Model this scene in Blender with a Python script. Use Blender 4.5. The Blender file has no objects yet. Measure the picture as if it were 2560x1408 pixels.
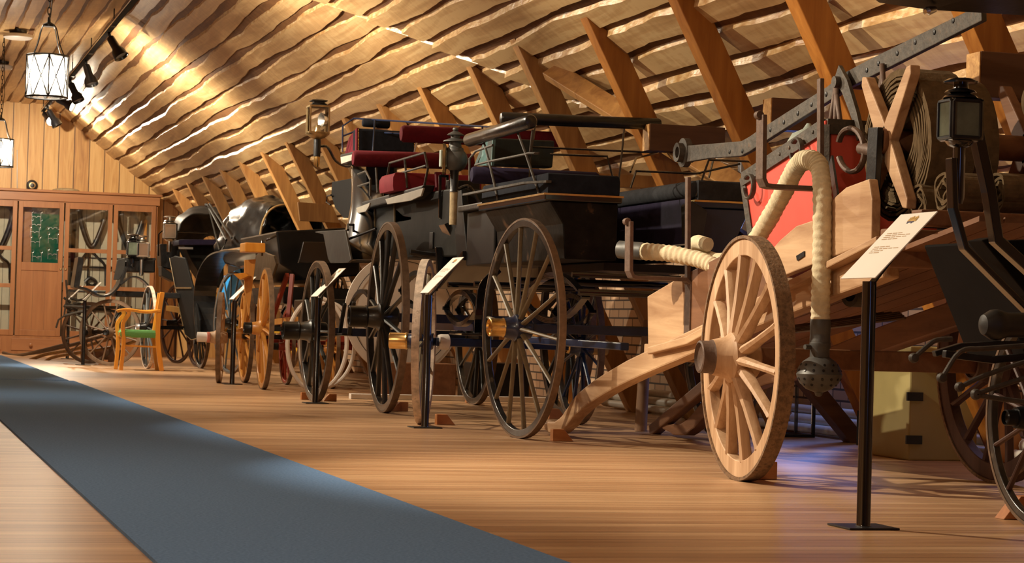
import bpy, math, random
from mathutils import Vector, Matrix, noise
random.seed(7)
SC = bpy.context.scene
COL = SC.collection
PI = math.pi
# ---------------- camera ----------------
F_PX, PITCH, ROLL, YAW, CAM_Z = 5500.0, 0.02105987, 0.02902404, 0.27946025, 0.70
CAM = Vector((0, 0, CAM_Z))
_f = Vector((math.sin(YAW), math.cos(YAW), 0)); _r = Vector((math.cos(YAW), -math.sin(YAW), 0)); _u = Vector((0, 0, 1))
FWD = _f*math.cos(PITCH) + _u*math.sin(PITCH)
_u2 = -_f*math.sin(PITCH) + _u*math.cos(PITCH)
RGT = _r*math.cos(ROLL) + _u2*math.sin(ROLL)
UPV = -_r*math.sin(ROLL) + _u2*math.cos(ROLL)
cd = bpy.data.cameras.new('camera'); cam = bpy.data.objects.new('camera', cd); COL.objects.link(cam)
cd.sensor_width = 36; cd.lens = 36*F_PX/2560; cd.clip_start = 0.1; cd.clip_end = 200
M3 = Matrix((RGT, UPV, -FWD)).transposed()
cam.matrix_world = Matrix.Translation(CAM) @ M3.to_4x4()
cd.dof.use_dof = True; cd.dof.focus_distance = 11.0; cd.dof.aperture_fstop = 13.0
SC.camera = cam
# ---------------- exposure / world ----------------
SC.view_settings.view_transform = 'Standard'; SC.view_settings.look = 'None'
SC.view_settings.exposure = 0.2; SC.view_settings.gamma = 1.0
w = bpy.data.worlds.new('world'); SC.world = w; w.use_nodes = True
w.node_tree.nodes['Background'].inputs[0].default_value = (0.30, 0.42, 0.75, 1)
w.node_tree.nodes['Background'].inputs[1].default_value = 0.5

def light(kind, name, loc, target, energy, color, size=0.1, angle=60, blend=0.5, sy=None):
    d = bpy.data.lights.new(name, kind); d.energy = energy; d.color = color
    if kind == 'SPOT': d.spot_size = math.radians(angle); d.spot_blend = blend; d.shadow_soft_size = size
    elif kind == 'POINT': d.shadow_soft_size = size
    elif kind == 'AREA':
        d.size = size
        if sy: d.shape = 'RECTANGLE'; d.size_y = sy
    o = bpy.data.objects.new(name, d); COL.objects.link(o); o.location = loc
    if target is not None:
        o.rotation_euler = (Vector(target)-Vector(loc)).to_track_quat('-Z', 'Y').to_euler()
    return o
WARM = (1.0, 0.66, 0.36)
WARM2 = (1.0, 0.85, 0.64)
# the spots of the track that runs above the aisle, aimed at the vehicles
light('SPOT', 'spot_light', (0.3, 11.3, 3.7), (4.4, 9.6, 1.1), 1200, WARM2, .05, 75, .6)
light('SPOT', 'spot_light', (0.6, 15.6, 3.8), (4.3, 13.6, 1.2), 750, WARM2, .05, 75, .6)
light('SPOT', 'spot_light', (0.7, 20.4, 3.8), (4.3, 18.0, 1.3), 800, WARM2, .05, 75, .6)
light('SPOT', 'spot_light', (0.9, 25.5, 3.9), (4.3, 23.5, 1.0), 700, WARM2, .05, 75, .6)
light('SPOT', 'spot_light', (1.3, 29.0, 3.9), (4.0, 29.5, 0.8), 900, WARM2, .05, 80, .6)
light('SPOT', 'spot_light', (1.6, 35.0, 3.9), (3.2, 39.0, 1.6), 900, WARM2, .05, 90, .6)
# bluish area lights, added: two at assumed right-wall windows, one unseen behind the camera
light('AREA', 'window_light', (6.45, 11.2, 1.15), (4.6, 10.2, 0.2), 1.6, (0.16, 0.34, 1.0), .7, sy=.5)  # added bluish light at an assumed window
light('AREA', 'window_light', (6.45, 14.6, 1.15), (4.6, 13.4, 0.2), 9, (0.16, 0.34, 1.0), .7, sy=.5)  # added bluish light at an assumed window
light('AREA', 'window_light', (3.0, -2.2, 1.6), (3.4, 7.0, 1.0), 8, (0.25, 0.42, 1.0), .9, sy=1.2)  # unseen bluish light added behind the camera

# ---------------- helpers ----------------
WM = {}
def ray(px, py): return FWD + RGT*((px-1280)/F_PX) - UPV*((py-704)/F_PX)
def AX(px, py, x): d = ray(px, py); return CAM + d*((x-CAM.x)/d.x)      # point of a sight line on the plane x
def AY(px, py, y): d = ray(px, py); return CAM + d*((y-CAM.y)/d.y)      # ... on the plane y
def AZ(px, py, z=0): d = ray(px, py); return CAM + d*((z-CAM.z)/d.z)
V = Vector
class MB:
    def __init__(s): s.v = []; s.f = []; s.sm = []
    def add(s, vs, fs, smooth=False):
        n = len(s.v); s.v += [Vector(p) for p in vs]
        s.f += [tuple(i+n for i in f) for f in fs]; s.sm += [smooth]*len(fs); return s
    def box(s, c, sz, R=None):
        hx, hy, hz = sz[0]/2, sz[1]/2, sz[2]/2; c = Vector(c)
        vs = [Vector((x, y, z)) for x in (-hx, hx) for y in (-hy, hy) for z in (-hz, hz)]
        if R is not None: vs = [R @ p for p in vs]
        return s.add([c+p for p in vs], [(0,1,3,2),(4,6,7,5),(0,4,5,1),(2,3,7,6),(0,2,6,4),(1,5,7,3)])
    def bb(s, lo, hi):
        lo = Vector(lo); hi = Vector(hi); return s.box((lo+hi)/2, (abs(hi.x-lo.x), abs(hi.y-lo.y), abs(hi.z-lo.z)))
    def bar(s, a, b, wd, h, side=None):
        a = Vector(a); b = Vector(b); d = (b-a).normalized()
        sd = Vector(side) if side is not None else d.cross(Vector((0,0,1)))
        if sd.length < 1e-4: sd = Vector((1,0,0))
        sd = (sd - d*sd.dot(d)).normalized(); up = sd.cross(d).normalized()
        vs = [p + sd*(x*wd/2) + up*(y*h/2) for p in (a, b) for x, y in ((-1,-1),(1,-1),(1,1),(-1,1))]
        return s.add(vs, [(0,3,2,1),(4,5,6,7),(0,1,5,4),(1,2,6,5),(2,3,7,6),(3,0,4,7)])
    def strip(s, pts, wd, h, side):                      # flat bar swept along a polyline; wd along side, h across
        side = Vector(side).normalized(); n = len(pts); pts = [Vector(p) for p in pts]; vs = []
        for i, p in enumerate(pts):
            d = (pts[min(i+1,n-1)]-pts[max(i-1,0)]).normalized(); up = side.cross(d).normalized()
            ww = wd[i] if isinstance(wd, (list, tuple)) else wd; hh = h[i] if isinstance(h, (list, tuple)) else h
            vs += [p+side*(x*ww/2)+up*(y*hh/2) for x, y in ((-1,-1),(1,-1),(1,1),(-1,1))]
        fs = [(0,3,2,1), tuple(4*(n-1)+k for k in range(4))]
        for i in range(n-1):
            for k in range(4): fs.append((4*i+k, 4*i+(k+1)%4, 4*i+4+(k+1)%4, 4*i+4+k))
        return s.add(vs, fs)
    def tube(s, pts, r, n=10, closed=False, flat=1.0, side=None):
        pts = [Vector(p) for p in pts]; m = len(pts); vs = []
        ref = None
        for i, p in enumerate(pts):
            if closed: d = (pts[(i+1)%m]-pts[i-1]).normalized()
            else: d = (pts[min(i+1,m-1)]-pts[max(i-1,0)]).normalized()
            if side is not None: a = Vector(side)
            elif ref is None: a = Vector((0,0,1)) if abs(d.z) < .9 else Vector((1,0,0))
            else: a = ref
            a = (a-d*a.dot(d)).normalized(); ref = a; b = d.cross(a)
            rr = r[i] if isinstance(r, (list, tuple)) else r
            vs += [p+a*(math.cos(2*PI*k/n)*rr)+b*(math.sin(2*PI*k/n)*rr*flat) for k in range(n)]
        fs = []
        for i in range(m if closed else m-1):
            j = (i+1) % m
            for k in range(n): fs.append((i*n+k, i*n+(k+1)%n, j*n+(k+1)%n, j*n+k))
        s.add(vs, fs, True)
        if not closed:
            o = len(s.v)-len(vs)
            s.f += [tuple(o+k for k in range(n))[::-1], tuple(o+(m-1)*n+k for k in range(n))]; s.sm += [False, False]
        return s
    def lathe(s, o, ax, prof, n=32, ref=None, closed=False, smooth=True, sq=1.0):
        o = Vector(o); ax = Vector(ax).normalized()
        a = Vector(ref) if ref is not None else (Vector((0,0,1)) if abs(ax.z) < .9 else Vector((1,0,0)))
        a = (a-ax*a.dot(ax)).normalized(); b = ax.cross(a); vs = []
        for r, t in prof: vs += [o+ax*t+a*(math.cos(2*PI*(k+.5)/n)*r)+b*(math.sin(2*PI*(k+.5)/n)*r*sq) for k in range(n)]
        m = len(prof); fs = []
        for i in range(m if closed else m-1):
            j = (i+1) % m
            for k in range(n): fs.append((i*n+k, i*n+(k+1)%n, j*n+(k+1)%n, j*n+k))
        if not closed:
            fs += [tuple(range(n))[::-1], tuple((m-1)*n+k for k in range(n))]
        return s.add(vs, fs, smooth)
    def prism(s, poly, off):
        poly = [Vector(p) for p in poly]; off = Vector(off); n = len(poly)
        return s.add(poly+[p+off for p in poly], [tuple(range(n))[::-1], tuple(range(n, 2*n))]+[(i, (i+1)%n, (i+1)%n+n, i+n) for i in range(n)])
    def loft(s, rows, closed=False, smooth=True, cap=False):
        n = len(rows[0]); vs = [Vector(p) for r in rows for p in r]; fs = []
        for i in range(len(rows)-1):
            for k in range(n if closed else n-1): fs.append((i*n+k, i*n+(k+1)%n, (i+1)*n+(k+1)%n, (i+1)*n+k))
        if cap: fs += [tuple(range(n))[::-1], tuple((len(rows)-1)*n+k for k in range(n))]
        return s.add(vs, fs, smooth)
    def build(s, name, mat, parent=None, bev=0, solid=0, subd=0, sharp=38):
        me = bpy.data.meshes.new(name)
        lo = Vector([min(p[i] for p in s.v) for i in range(3)]); hi = Vector([max(p[i] for p in s.v) for i in range(3)])
        o = bpy.data.objects.new(name, me); COL.objects.link(o)
        if parent is None:
            loc = Vector(((lo.x+hi.x)/2, (lo.y+hi.y)/2, lo.z)); inv = Matrix.Translation(-loc); vs = [inv @ p for p in s.v]
            o.location = loc; WM[o] = Matrix.Translation(loc)
        else:
            inv = WM[parent].inverted(); L = inv @ ((lo+hi)/2); vs = [inv @ p - L for p in s.v]
            o.parent = parent; o.location = L; WM[o] = WM[parent] @ Matrix.Translation(L)
        me.from_pydata([tuple(p) for p in vs], [], s.f)
        me.polygons.foreach_set('use_smooth', s.sm); me.update()
        import bmesh
        bm = bmesh.new(); bm.from_mesh(me); bmesh.ops.recalc_face_normals(bm, faces=bm.faces)
        for e in bm.edges:
            if len(e.link_faces) == 2 and e.calc_face_angle(0) > math.radians(sharp): e.smooth = False
        bm.to_mesh(me); bm.free()
        if isinstance(mat, str): mat = M[mat]
        me.materials.append(mat)
        if solid: m = o.modifiers.new('solid', 'SOLIDIFY'); m.thickness = solid; m.offset = 0
        if bev: m = o.modifiers.new('bevel', 'BEVEL'); m.width = bev; m.segments = 2; m.limit_method = 'ANGLE'; m.angle_limit = math.radians(40)
        if subd: m = o.modifiers.new('subd', 'SUBSURF'); m.levels = subd; m.render_levels = subd
        return o
def tag(o, label, cat=None, group=None, kind=None):
    o['label'] = label
    if cat: o['category'] = cat
    if group: o['group'] = group
    if kind: o['kind'] = kind
    return o
def empty(name, loc, label, cat, group=None, rz=0):
    o = bpy.data.objects.new(name, None); COL.objects.link(o); o.location = loc; o.rotation_euler = (0, 0, rz); o.empty_display_size = .1
    WM[o] = Matrix.Translation(Vector(loc)) @ Matrix.Rotation(rz, 4, 'Z')
    return tag(o, label, cat, group)
def kids(o): return [c for c in bpy.data.objects if c.parent == o]
def copy_tree(o, parent=None):
    c = o.copy(); COL.objects.link(c); c.parent = parent
    for ch in kids(o): copy_tree(ch, c)
    return c
def struct(o, label=None):
    o['kind'] = 'structure'
    if label: o['label'] = label
    return o
def bez(pts, n=8):                                        # Catmull-Rom through the points
    pts = [Vector(p) for p in pts]; P = [pts[0]*2-pts[1]]+pts+[pts[-1]*2-pts[-2]]; out = []
    for i in range(1, len(P)-2):
        for k in range(n):
            t = k/n; a, b, c, d = P[i-1:i+3]
            out.append(.5*((2*b)+(c-a)*t+(2*a-5*b+4*c-d)*t*t+(3*b-a-3*c+d)*t**3))
    out.append(pts[-1]); return out

# ---------------- materials ----------------
M = {}
def newmat(name):
    m = bpy.data.materials.new(name); m.use_nodes = True; nt = m.node_tree; b = nt.nodes['Principled BSDF']; M[name] = m
    return m, nt, b
def N(nt, t, **k):
    n = nt.nodes.new(t)
    for a, v in k.items():
        if a.startswith('_'): setattr(n, a[1:], v)
        else: n.inputs[a].default_value = v
    return n
def coords(nt, scale, world=False):
    if world: tc = nt.nodes.new('ShaderNodeNewGeometry'); out = tc.outputs['Position']
    else: tc = nt.nodes.new('ShaderNodeTexCoord'); out = tc.outputs['Object']
    mp = N(nt, 'ShaderNodeMapping'); mp.inputs['Scale'].default_value = scale
    nt.links.new(out, mp.inputs['Vector']); return mp.outputs['Vector']
def ramp(nt, fac, stops):
    r = nt.nodes.new('ShaderNodeValToRGB'); e = r.color_ramp.elements
    e[0].position = stops[0][0]; e[0].color = (*stops[0][1], 1); e[1].position = stops[-1][0]; e[1].color = (*stops[-1][1], 1)
    for p, c in stops[1:-1]: q = e.new(p); q.color = (*c, 1)
    nt.links.new(fac, r.inputs['Fac']); return r.outputs['Color']
def plain(name, c, rough=.5, metal=0, var=.25, scale=8, bump=.15, coat=0, spec=.5, dirt=None):
    m, nt, b = newmat(name); L = nt.links
    v = coords(nt, (scale,)*3); n = N(nt, 'ShaderNodeTexNoise', Scale=1.0, Detail=6.0, Roughness=.6); L.new(v, n.inputs['Vector'])
    lo = tuple(x*(1-var) for x in c); hi = tuple(min(1, x*(1+var)) for x in c)
    st = [(.3, lo), (.7, hi)]
    if dirt: st = [(.3, lo), (.6, hi), (.72, dirt)]
    L.new(ramp(nt, n.outputs['Fac'], st), b.inputs['Base Color'])
    b.inputs['Roughness'].default_value = rough; b.inputs['Metallic'].default_value = metal
    b.inputs['Specular IOR Level'].default_value = spec
    if coat: b.inputs['Coat Weight'].default_value = coat; b.inputs['Coat Roughness'].default_value = .12
    if bump:
        bp = N(nt, 'ShaderNodeBump', Strength=bump, Distance=.01); L.new(n.outputs['Fac'], bp.inputs['Height']); L.new(bp.outputs['Normal'], b.inputs['Normal'])
    return m
def wood(name, c1, c2, axis='y', rough=.5, grain=14, stretch=.06, bump=.2, coat=0, dark=None, spec=.4):
    m, nt, b = newmat(name); L = nt.links
    s = [grain]*3; s['xyz'.index(axis)] = grain*stretch
    v = coords(nt, s); n = N(nt, 'ShaderNodeTexNoise', Scale=1.0, Detail=8.0, Roughness=.62, Distortion=.6); L.new(v, n.inputs['Vector'])
    st = [(.28, c1), (.68, c2)]
    if dark: st = [(.2, dark), (.36, c1), (.7, c2)]
    L.new(ramp(nt, n.outputs['Fac'], st), b.inputs['Base Color'])
    b.inputs['Roughness'].default_value = rough; b.inputs['Specular IOR Level'].default_value = spec
    if coat: b.inputs['Coat Weight'].default_value = coat; b.inputs['Coat Roughness'].default_value = .2
    bp = N(nt, 'ShaderNodeBump', Strength=bump, Distance=.006); L.new(n.outputs['Fac'], bp.inputs['Height']); L.new(bp.outputs['Normal'], b.inputs['Normal'])
    return m
def emis(name, c, st):
    m, nt, b = newmat(name); b.inputs['Base Color'].default_value = (*c, 1); b.inputs['Emission Color'].default_value = (*c, 1); b.inputs['Emission Strength'].default_value = st
    return m
def glass(name, c=(1,1,1), rough=.02, alpha=.18):
    m, nt, b = newmat(name); L = nt.links
    tr = N(nt, 'ShaderNodeBsdfTransparent'); tr.inputs[0].default_value = (*c, 1); gl = N(nt, 'ShaderNodeBsdfGlossy'); gl.inputs['Roughness'].default_value = rough
    mx = N(nt, 'ShaderNodeMixShader'); fr = N(nt, 'ShaderNodeFresnel', IOR=1.45)
    ad = N(nt, 'ShaderNodeMath', _operation='ADD'); ad.inputs[1].default_value = alpha*.25; L.new(fr.outputs[0], ad.inputs[0])
    L.new(ad.outputs[0], mx.inputs[0]); L.new(tr.outputs[0], mx.inputs[1]); L.new(gl.outputs[0], mx.inputs[2])
    L.new(mx.outputs[0], nt.nodes['Material Output'].inputs['Surface']); return m
plain('black_paint', (.006,.006,.006), .35, 0, .5, 5, .05, coat=.12, spec=.25)
plain('black_gloss', (.006,.006,.007), .14, 0, .4, 4, .04, coat=1)
plain('black_iron', (.012,.012,.013), .38, .2, .4, 20, .2)
plain('worn_paint', (.007,.006,.005), .40, 0, .7, 6, .5, coat=.04, dirt=(.10,.055,.03), spec=.10)
plain('matt_black', (.005,.005,.005), .6, 0, .3, 8, .1, spec=.10)
plain('dusty_panel', (.010,.009,.007), .5, 0, .5, 5, .15, spec=.10)
plain('deep_black', (.004,.003,.003), .7, 0, .3, 8, .1, spec=.1)
plain('polished_panel', (.01,.01,.01), .24, 0, .3, 4, .02, coat=1, spec=1)
plain('black_leather', (.010,.0095,.009), .3, 0, .5, 6, .8, coat=.25)
plain('pale_leather', (.45,.42,.36), .5, 0, .1, 6, .1)  # pale tone for the bright reflections under the seat arms
plain('dusty_leather', (.022,.020,.017), .5, 0, .4, 6, .3)
plain('old_iron', (.052,.043,.033), .6, .2, .35, 24, .5, dirt=(.10,.06,.035))
plain('brown_iron', (.11,.068,.048), .6, .15, .25, 30, .3)
plain('tyre_rust', (.16,.095,.05), .7, .2, .45, 40, .7, dirt=(.07,.04,.02))
plain('tyre_worn', (.17,.11,.07), .45, .25, .3, 18, .3)
plain('tyre_cream', (.55,.45,.36), .5, .1, .35, 14, .4, dirt=(.2,.13,.08))
plain('rim_black', (.02,.018,.016), .3, 0, .6, 9, .3, coat=.4, dirt=(.16,.12,.08))
plain('spoke_brown', (.17,.13,.075), .5, 0, .3, 10, .2)
plain('spoke_black', (.022,.022,.02), .35, 0, .5, 6, .1, coat=.3)
plain('spoke_blue', (.01,.022,.06), .25, 0, .3, 6, .1, coat=.5)  # dark spokes with the bluish highlights mixed into their colour
plain('blue_paint', (.012,.022,.06), .3, 0, .3, 6, .08, coat=.4)
plain('bright_blue', (.03,.30,.75), .4, 0, .1, 6, .05)
plain('brass', (.80,.55,.22), .25, 1, .15, 14, .08)
plain('dull_brass', (.45,.33,.17), .38, .9, .3, 14, .15)
plain('silver', (.75,.75,.72), .25, 1, .1, 10, .05)
plain('steel', (.45,.47,.5), .35, .8, .15, 10, .05)
plain('chrome', (.8,.8,.8), .12, 1, .05, 10, .0)
plain('red_velvet', (.125,.010,.019), .85, 0, .2, 20, .25, spec=.2)
plain('red_leather', (.26,.022,.036), .8, 0, .15, 9, .25, spec=.25)
plain('dark_velvet', (.011,.013,.02), .9, 0, .3, 20, .2, spec=.15)
plain('grey_velvet', (.035,.037,.042), .9, 0, .25, 20, .3, spec=.2)
plain('purple_velvet', (.024,.018,.045), .85, 0, .2, 16, .2, spec=.2)
plain('teal_cloth', (.10,.20,.20), .75, 0, .15, 8, .2)
plain('darkgreen_cloth', (.016,.022,.016), .7, 0, .3, 10, .15)
plain('red_paint', (.62,.085,.06), .5, 0, .1, 3, .06)
plain('red_gear', (.28,.03,.012), .4, 0, .2, 6, .1)
plain('yellow_gear', (.62,.33,.03), .45, 0, .15, 6, .1)
plain('cream_paint', (.36,.30,.12), .55, 0, .08, 3, .05)
plain('white_board', (.62,.55,.48), .6, 0, .08, 4, .05)
plain('white_pipe', (.65,.62,.54), .4, 0, .1, 6, .03)
plain('canvas', (.64,.56,.38), .9, 0, .15, 24, .6, spec=.1)
plain('canvas_brown', (.11,.075,.04), .92, 0, .25, 22, .5, spec=.1)
plain('canvas_light', (.42,.33,.2), .92, 0, .2, 22, .5, spec=.1)
plain('pewter', (.10,.10,.095), .5, .4, .2, 12, .15)
plain('pale_green_metal', (.30,.34,.30), .5, .3, .15, 12, .1)
plain('green_seat', (.14,.38,.13), .9, 0, .25, 120, .4, spec=.1)
plain('green_felt', (.008,.085,.05), .95, 0, .1, 20, .1, spec=.1)
plain('label_white', (.92,.88,.80), .35, 0, .02, 3, 0)
plain('label_ink', (.45,.30,.17), .6, 0, .1, 3, 0)
plain('label_gold', (.50,.30,.07), .6, 0, .3, 60, 0)
plain('label_navy', (.03,.03,.10), .6, 0, .3, 60, 0)
plain('cabinet_board', (.55,.50,.36), .7, 0, .06, 6, .05)
plain('white_plastic', (.75,.72,.68), .4, 0, .05, 6, 0)
plain('black_plastic', (.012,.012,.014), .3, 0, .2, 6, 0)
plain('pink_paint', (.62,.20,.15), .5, 0, .1, 6, 0)
plain('lamp_reflector', (.72,.58,.45), .15, .9, .15, 5, .02)
m, nt, b = newmat('lantern_glass'); L = nt.links
tr = N(nt, 'ShaderNodeBsdfTransparent'); tl = N(nt, 'ShaderNodeBsdfTranslucent'); mx = N(nt, 'ShaderNodeMixShader'); mx.inputs[0].default_value = .08; L.new(tr.outputs[0], mx.inputs[1]); L.new(tl.outputs[0], mx.inputs[2]); L.new(mx.outputs[0], nt.nodes['Material Output'].inputs['Surface'])
glass('clear_glass'); glass('old_glass', (.80,.86,.74), .05, .5); glass('amber_glass', (.97,.90,.80), .05, .35)
wood('cart_wood', (.34,.19,.095), (.60,.40,.23), 'y', .6, 10, .08, .25, dark=(.16,.085,.04))
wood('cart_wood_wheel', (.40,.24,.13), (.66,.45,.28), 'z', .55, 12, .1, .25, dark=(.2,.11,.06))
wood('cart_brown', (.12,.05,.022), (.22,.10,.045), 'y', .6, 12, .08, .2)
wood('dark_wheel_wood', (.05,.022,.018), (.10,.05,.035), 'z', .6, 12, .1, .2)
wood('beam_wood', (.33,.15,.045), (.55,.29,.09), 'z', .5, 9, .08, .2, dark=(.16,.06,.02))
wood('beam_orange', (.26,.088,.012), (.42,.17,.03), 'z', .45, 9, .08, .2, dark=(.18,.05,.01))
wood('beam_end', (.32,.15,.045), (.62,.36,.13), 'x', .7, 30, .5, .6)
wood('beam_dark', (.07,.03,.015), (.15,.07,.035), 'x', .6, 9, .08, .2)
wood('orange_wood', (.60,.22,.02), (.80,.36,.05), 'z', .3, 10, .1, .08, coat=.5)
wood('cart_orange', (.48,.19,.03), (.68,.32,.07), 'z', .4, 10, .1, .1, coat=.3)
wood('cabinet_wood', (.24,.092,.032), (.34,.145,.052), 'z', .42, 8, .08, .08)
wood('cabinet_rail', (.25,.098,.036), (.36,.155,.058), 'x', .42, 8, .08, .08)
wood('chock_wood', (.34,.12,.035), (.46,.19,.06), 'x', .6, 14, .15, .15)
wood('shaft_wood', (.35,.19,.06), (.55,.34,.12), 'x', .55, 16, .08, .2, dark=(.12,.06,.03))
wood('stick_dark', (.05,.028,.015), (.12,.07,.035), 'x', .5, 16, .1, .2)
wood('broken_wood', (.16,.09,.05), (.34,.2,.11), 'z', .65, 12, .1, .3)
plain('steel_dark', (.10,.11,.115), .35, .3, .3, 10, .1)
wood('dark_wheel_brown', (.10,.06,.035), (.22,.14,.085), 'z', .55, 12, .1, .2)
# floor: planks laid across the room
m, nt, b = newmat('floor_planks'); L = nt.links
g = nt.nodes.new('ShaderNodeNewGeometry'); sx = N(nt, 'ShaderNodeSeparateXYZ'); L.new(g.outputs['Position'], sx.inputs[0])
my = N(nt, 'ShaderNodeMath', _operation='MULTIPLY'); my.inputs[1].default_value = 1/.115; L.new(sx.outputs['Y'], my.inputs[0])
fl = N(nt, 'ShaderNodeMath', _operation='FLOOR'); L.new(my.outputs[0], fl.inputs[0]); fr = N(nt, 'ShaderNodeMath', _operation='FRACT'); L.new(my.outputs[0], fr.inputs[0])
wn = N(nt, 'ShaderNodeTexWhiteNoise', _noise_dimensions='1D'); L.new(fl.outputs[0], wn.inputs['W'])
cx = N(nt, 'ShaderNodeCombineXYZ'); m1 = N(nt, 'ShaderNodeMath', _operation='MULTIPLY'); m1.inputs[1].default_value = 1.3; L.new(sx.outputs['X'], m1.inputs[0]); L.new(m1.outputs[0], cx.inputs[0])
m2 = N(nt, 'ShaderNodeMath', _operation='MULTIPLY'); m2.inputs[1].default_value = 26; L.new(sx.outputs['Y'], m2.inputs[0]); L.new(m2.outputs[0], cx.inputs[1])
m3 = N(nt, 'ShaderNodeMath', _operation='MULTIPLY'); m3.inputs[1].default_value = 37; L.new(wn.outputs['Value'], m3.inputs[0]); L.new(m3.outputs[0], cx.inputs[2])
ng = N(nt, 'ShaderNodeTexNoise', Scale=1.0, Detail=7.0, Roughness=.6, Distortion=.4); L.new(cx.outputs[0], ng.inputs['Vector'])
ad = N(nt, 'ShaderNodeMath', _operation='MULTIPLY_ADD'); ad.inputs[1].default_value = .34; L.new(wn.outputs['Value'], ad.inputs[0]); L.new(ng.outputs['Fac'], ad.inputs[2])
col = ramp(nt, ad.outputs[0], [(.38, (.32,.165,.08)), (.62, (.46,.26,.13)), (.95, (.62,.40,.22))])
gp = N(nt, 'ShaderNodeMath', _operation='LESS_THAN'); gp.inputs[1].default_value = .045; L.new(fr.outputs[0], gp.inputs[0])
mx = N(nt, 'ShaderNodeMix', _data_type='RGBA'); L.new(gp.outputs[0], mx.inputs['Factor']); L.new(col, mx.inputs[6]); mx.inputs[7].default_value = (.10,.045,.02,1)
L.new(mx.outputs[2], b.inputs['Base Color']); b.inputs['Roughness'].default_value = .36; b.inputs['Specular IOR Level'].default_value = .5
bp = N(nt, 'ShaderNodeBump', Strength=.25, Distance=.004); sb = N(nt, 'ShaderNodeMath', _operation='SUBTRACT'); L.new(ng.outputs['Fac'], sb.inputs[0]); L.new(gp.outputs[0], sb.inputs[1]); L.new(sb.outputs[0], bp.inputs['Height']); L.new(bp.outputs['Normal'], b.inputs['Normal'])
# carpet
m, nt, b = newmat('blue_carpet'); L = nt.links
v = coords(nt, (1,1,1), True); wv = N(nt, 'ShaderNodeTexWave', Scale=22.0, Distortion=1.0, Detail=2.0); wv.bands_direction = 'DIAGONAL'; L.new(v, wv.inputs['Vector'])
nn = N(nt, 'ShaderNodeTexNoise', Scale=90.0, Detail=4.0); L.new(v, nn.inputs['Vector'])
aa = N(nt, 'ShaderNodeMath', _operation='MULTIPLY_ADD'); aa.inputs[1].default_value = .35; L.new(wv.outputs['Fac'], aa.inputs[0]); L.new(nn.outputs['Fac'], aa.inputs[2])
L.new(ramp(nt, aa.outputs[0], [(.3, (.075,.155,.31)), (.9, (.17,.31,.56))]), b.inputs['Base Color']); b.inputs['Roughness'].default_value = .95; b.inputs['Specular IOR Level'].default_value = .15
bp = N(nt, 'ShaderNodeBump', Strength=.5, Distance=.004); L.new(aa.outputs[0], bp.inputs['Height']); L.new(bp.outputs['Normal'], b.inputs['Normal'])
# ceiling boards (grain along y, saw marks across)
def boards(name, c1, c2, c3, rough):
    m, nt, b = newmat(name); L = nt.links
    v = coords(nt, (9,.7,9), True); n = N(nt, 'ShaderNodeTexNoise', Scale=1.0, Detail=7.0, Roughness=.6, Distortion=.8); L.new(v, n.inputs['Vector'])
    v2 = coords(nt, (3,14,3), True); n2 = N(nt, 'ShaderNodeTexNoise', Scale=1.0, Detail=6.0, Roughness=.6); L.new(v2, n2.inputs['Vector'])
    v3 = coords(nt, (.5,.35,.5), True); n3 = N(nt, 'ShaderNodeTexNoise', Scale=1.0, Detail=2.0); L.new(v3, n3.inputs['Vector'])
    a = N(nt, 'ShaderNodeMath', _operation='MULTIPLY_ADD'); a.inputs[1].default_value = .45; L.new(n2.outputs['Fac'], a.inputs[0]); L.new(n.outputs['Fac'], a.inputs[2])
    a2 = N(nt, 'ShaderNodeMath', _operation='MULTIPLY_ADD'); a2.inputs[1].default_value = .35; L.new(n3.outputs['Fac'], a2.inputs[0]); L.new(a.outputs[0], a2.inputs[2])
    L.new(ramp(nt, a2.outputs[0], [(.62, c1), (.88, c2), (1.1, c3)]), b.inputs['Base Color']); b.inputs['Roughness'].default_value = rough; b.inputs['Specular IOR Level'].default_value = .5
    bp = N(nt, 'ShaderNodeBump', Strength=.25, Distance=.006); L.new(a.outputs[0], bp.inputs['Height']); L.new(bp.outputs['Normal'], b.inputs['Normal'])
boards('ceiling_boards', (.38,.215,.09), (.55,.345,.155), (.66,.455,.22), .36)
boards('ceiling_gaps', (.10,.042,.014), (.16,.07,.025), (.22,.10,.035), .7)
m, nt, b = newmat('bark_edge'); L = nt.links
v = coords(nt, (30,9,30), True); n = N(nt, 'ShaderNodeTexNoise', Scale=1.0, Detail=6.0); L.new(v, n.inputs['Vector'])
L.new(ramp(nt, n.outputs['Fac'], [(.35, (.50,.27,.10)), (.55, (.70,.47,.22)), (.7, (.85,.68,.46))]), b.inputs['Base Color']); b.inputs['Roughness'].default_value = .3
bp = N(nt, 'ShaderNodeBump', Strength=.8, Distance=.01); L.new(n.outputs['Fac'], bp.inputs['Height']); L.new(bp.outputs['Normal'], b.inputs['Normal'])
# end wall boards
m, nt, b = newmat('wall_boards'); L = nt.links
g = nt.nodes.new('ShaderNodeNewGeometry'); sx = N(nt, 'ShaderNodeSeparateXYZ'); L.new(g.outputs['Position'], sx.inputs[0])
my = N(nt, 'ShaderNodeMath', _operation='MULTIPLY'); my.inputs[1].default_value = 1/.27; L.new(sx.outputs['X'], my.inputs[0])
fl = N(nt, 'ShaderNodeMath', _operation='FLOOR'); L.new(my.outputs[0], fl.inputs[0]); fr = N(nt, 'ShaderNodeMath', _operation='FRACT'); L.new(my.outputs[0], fr.inputs[0])
wn = N(nt, 'ShaderNodeTexWhiteNoise', _noise_dimensions='1D'); L.new(fl.outputs[0], wn.inputs['W'])
v = coords(nt, (14,14,1.2), True); n = N(nt, 'ShaderNodeTexNoise', Scale=1.0, Detail=7.0, Distortion=1.2); L.new(v, n.inputs['Vector'])
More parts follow.
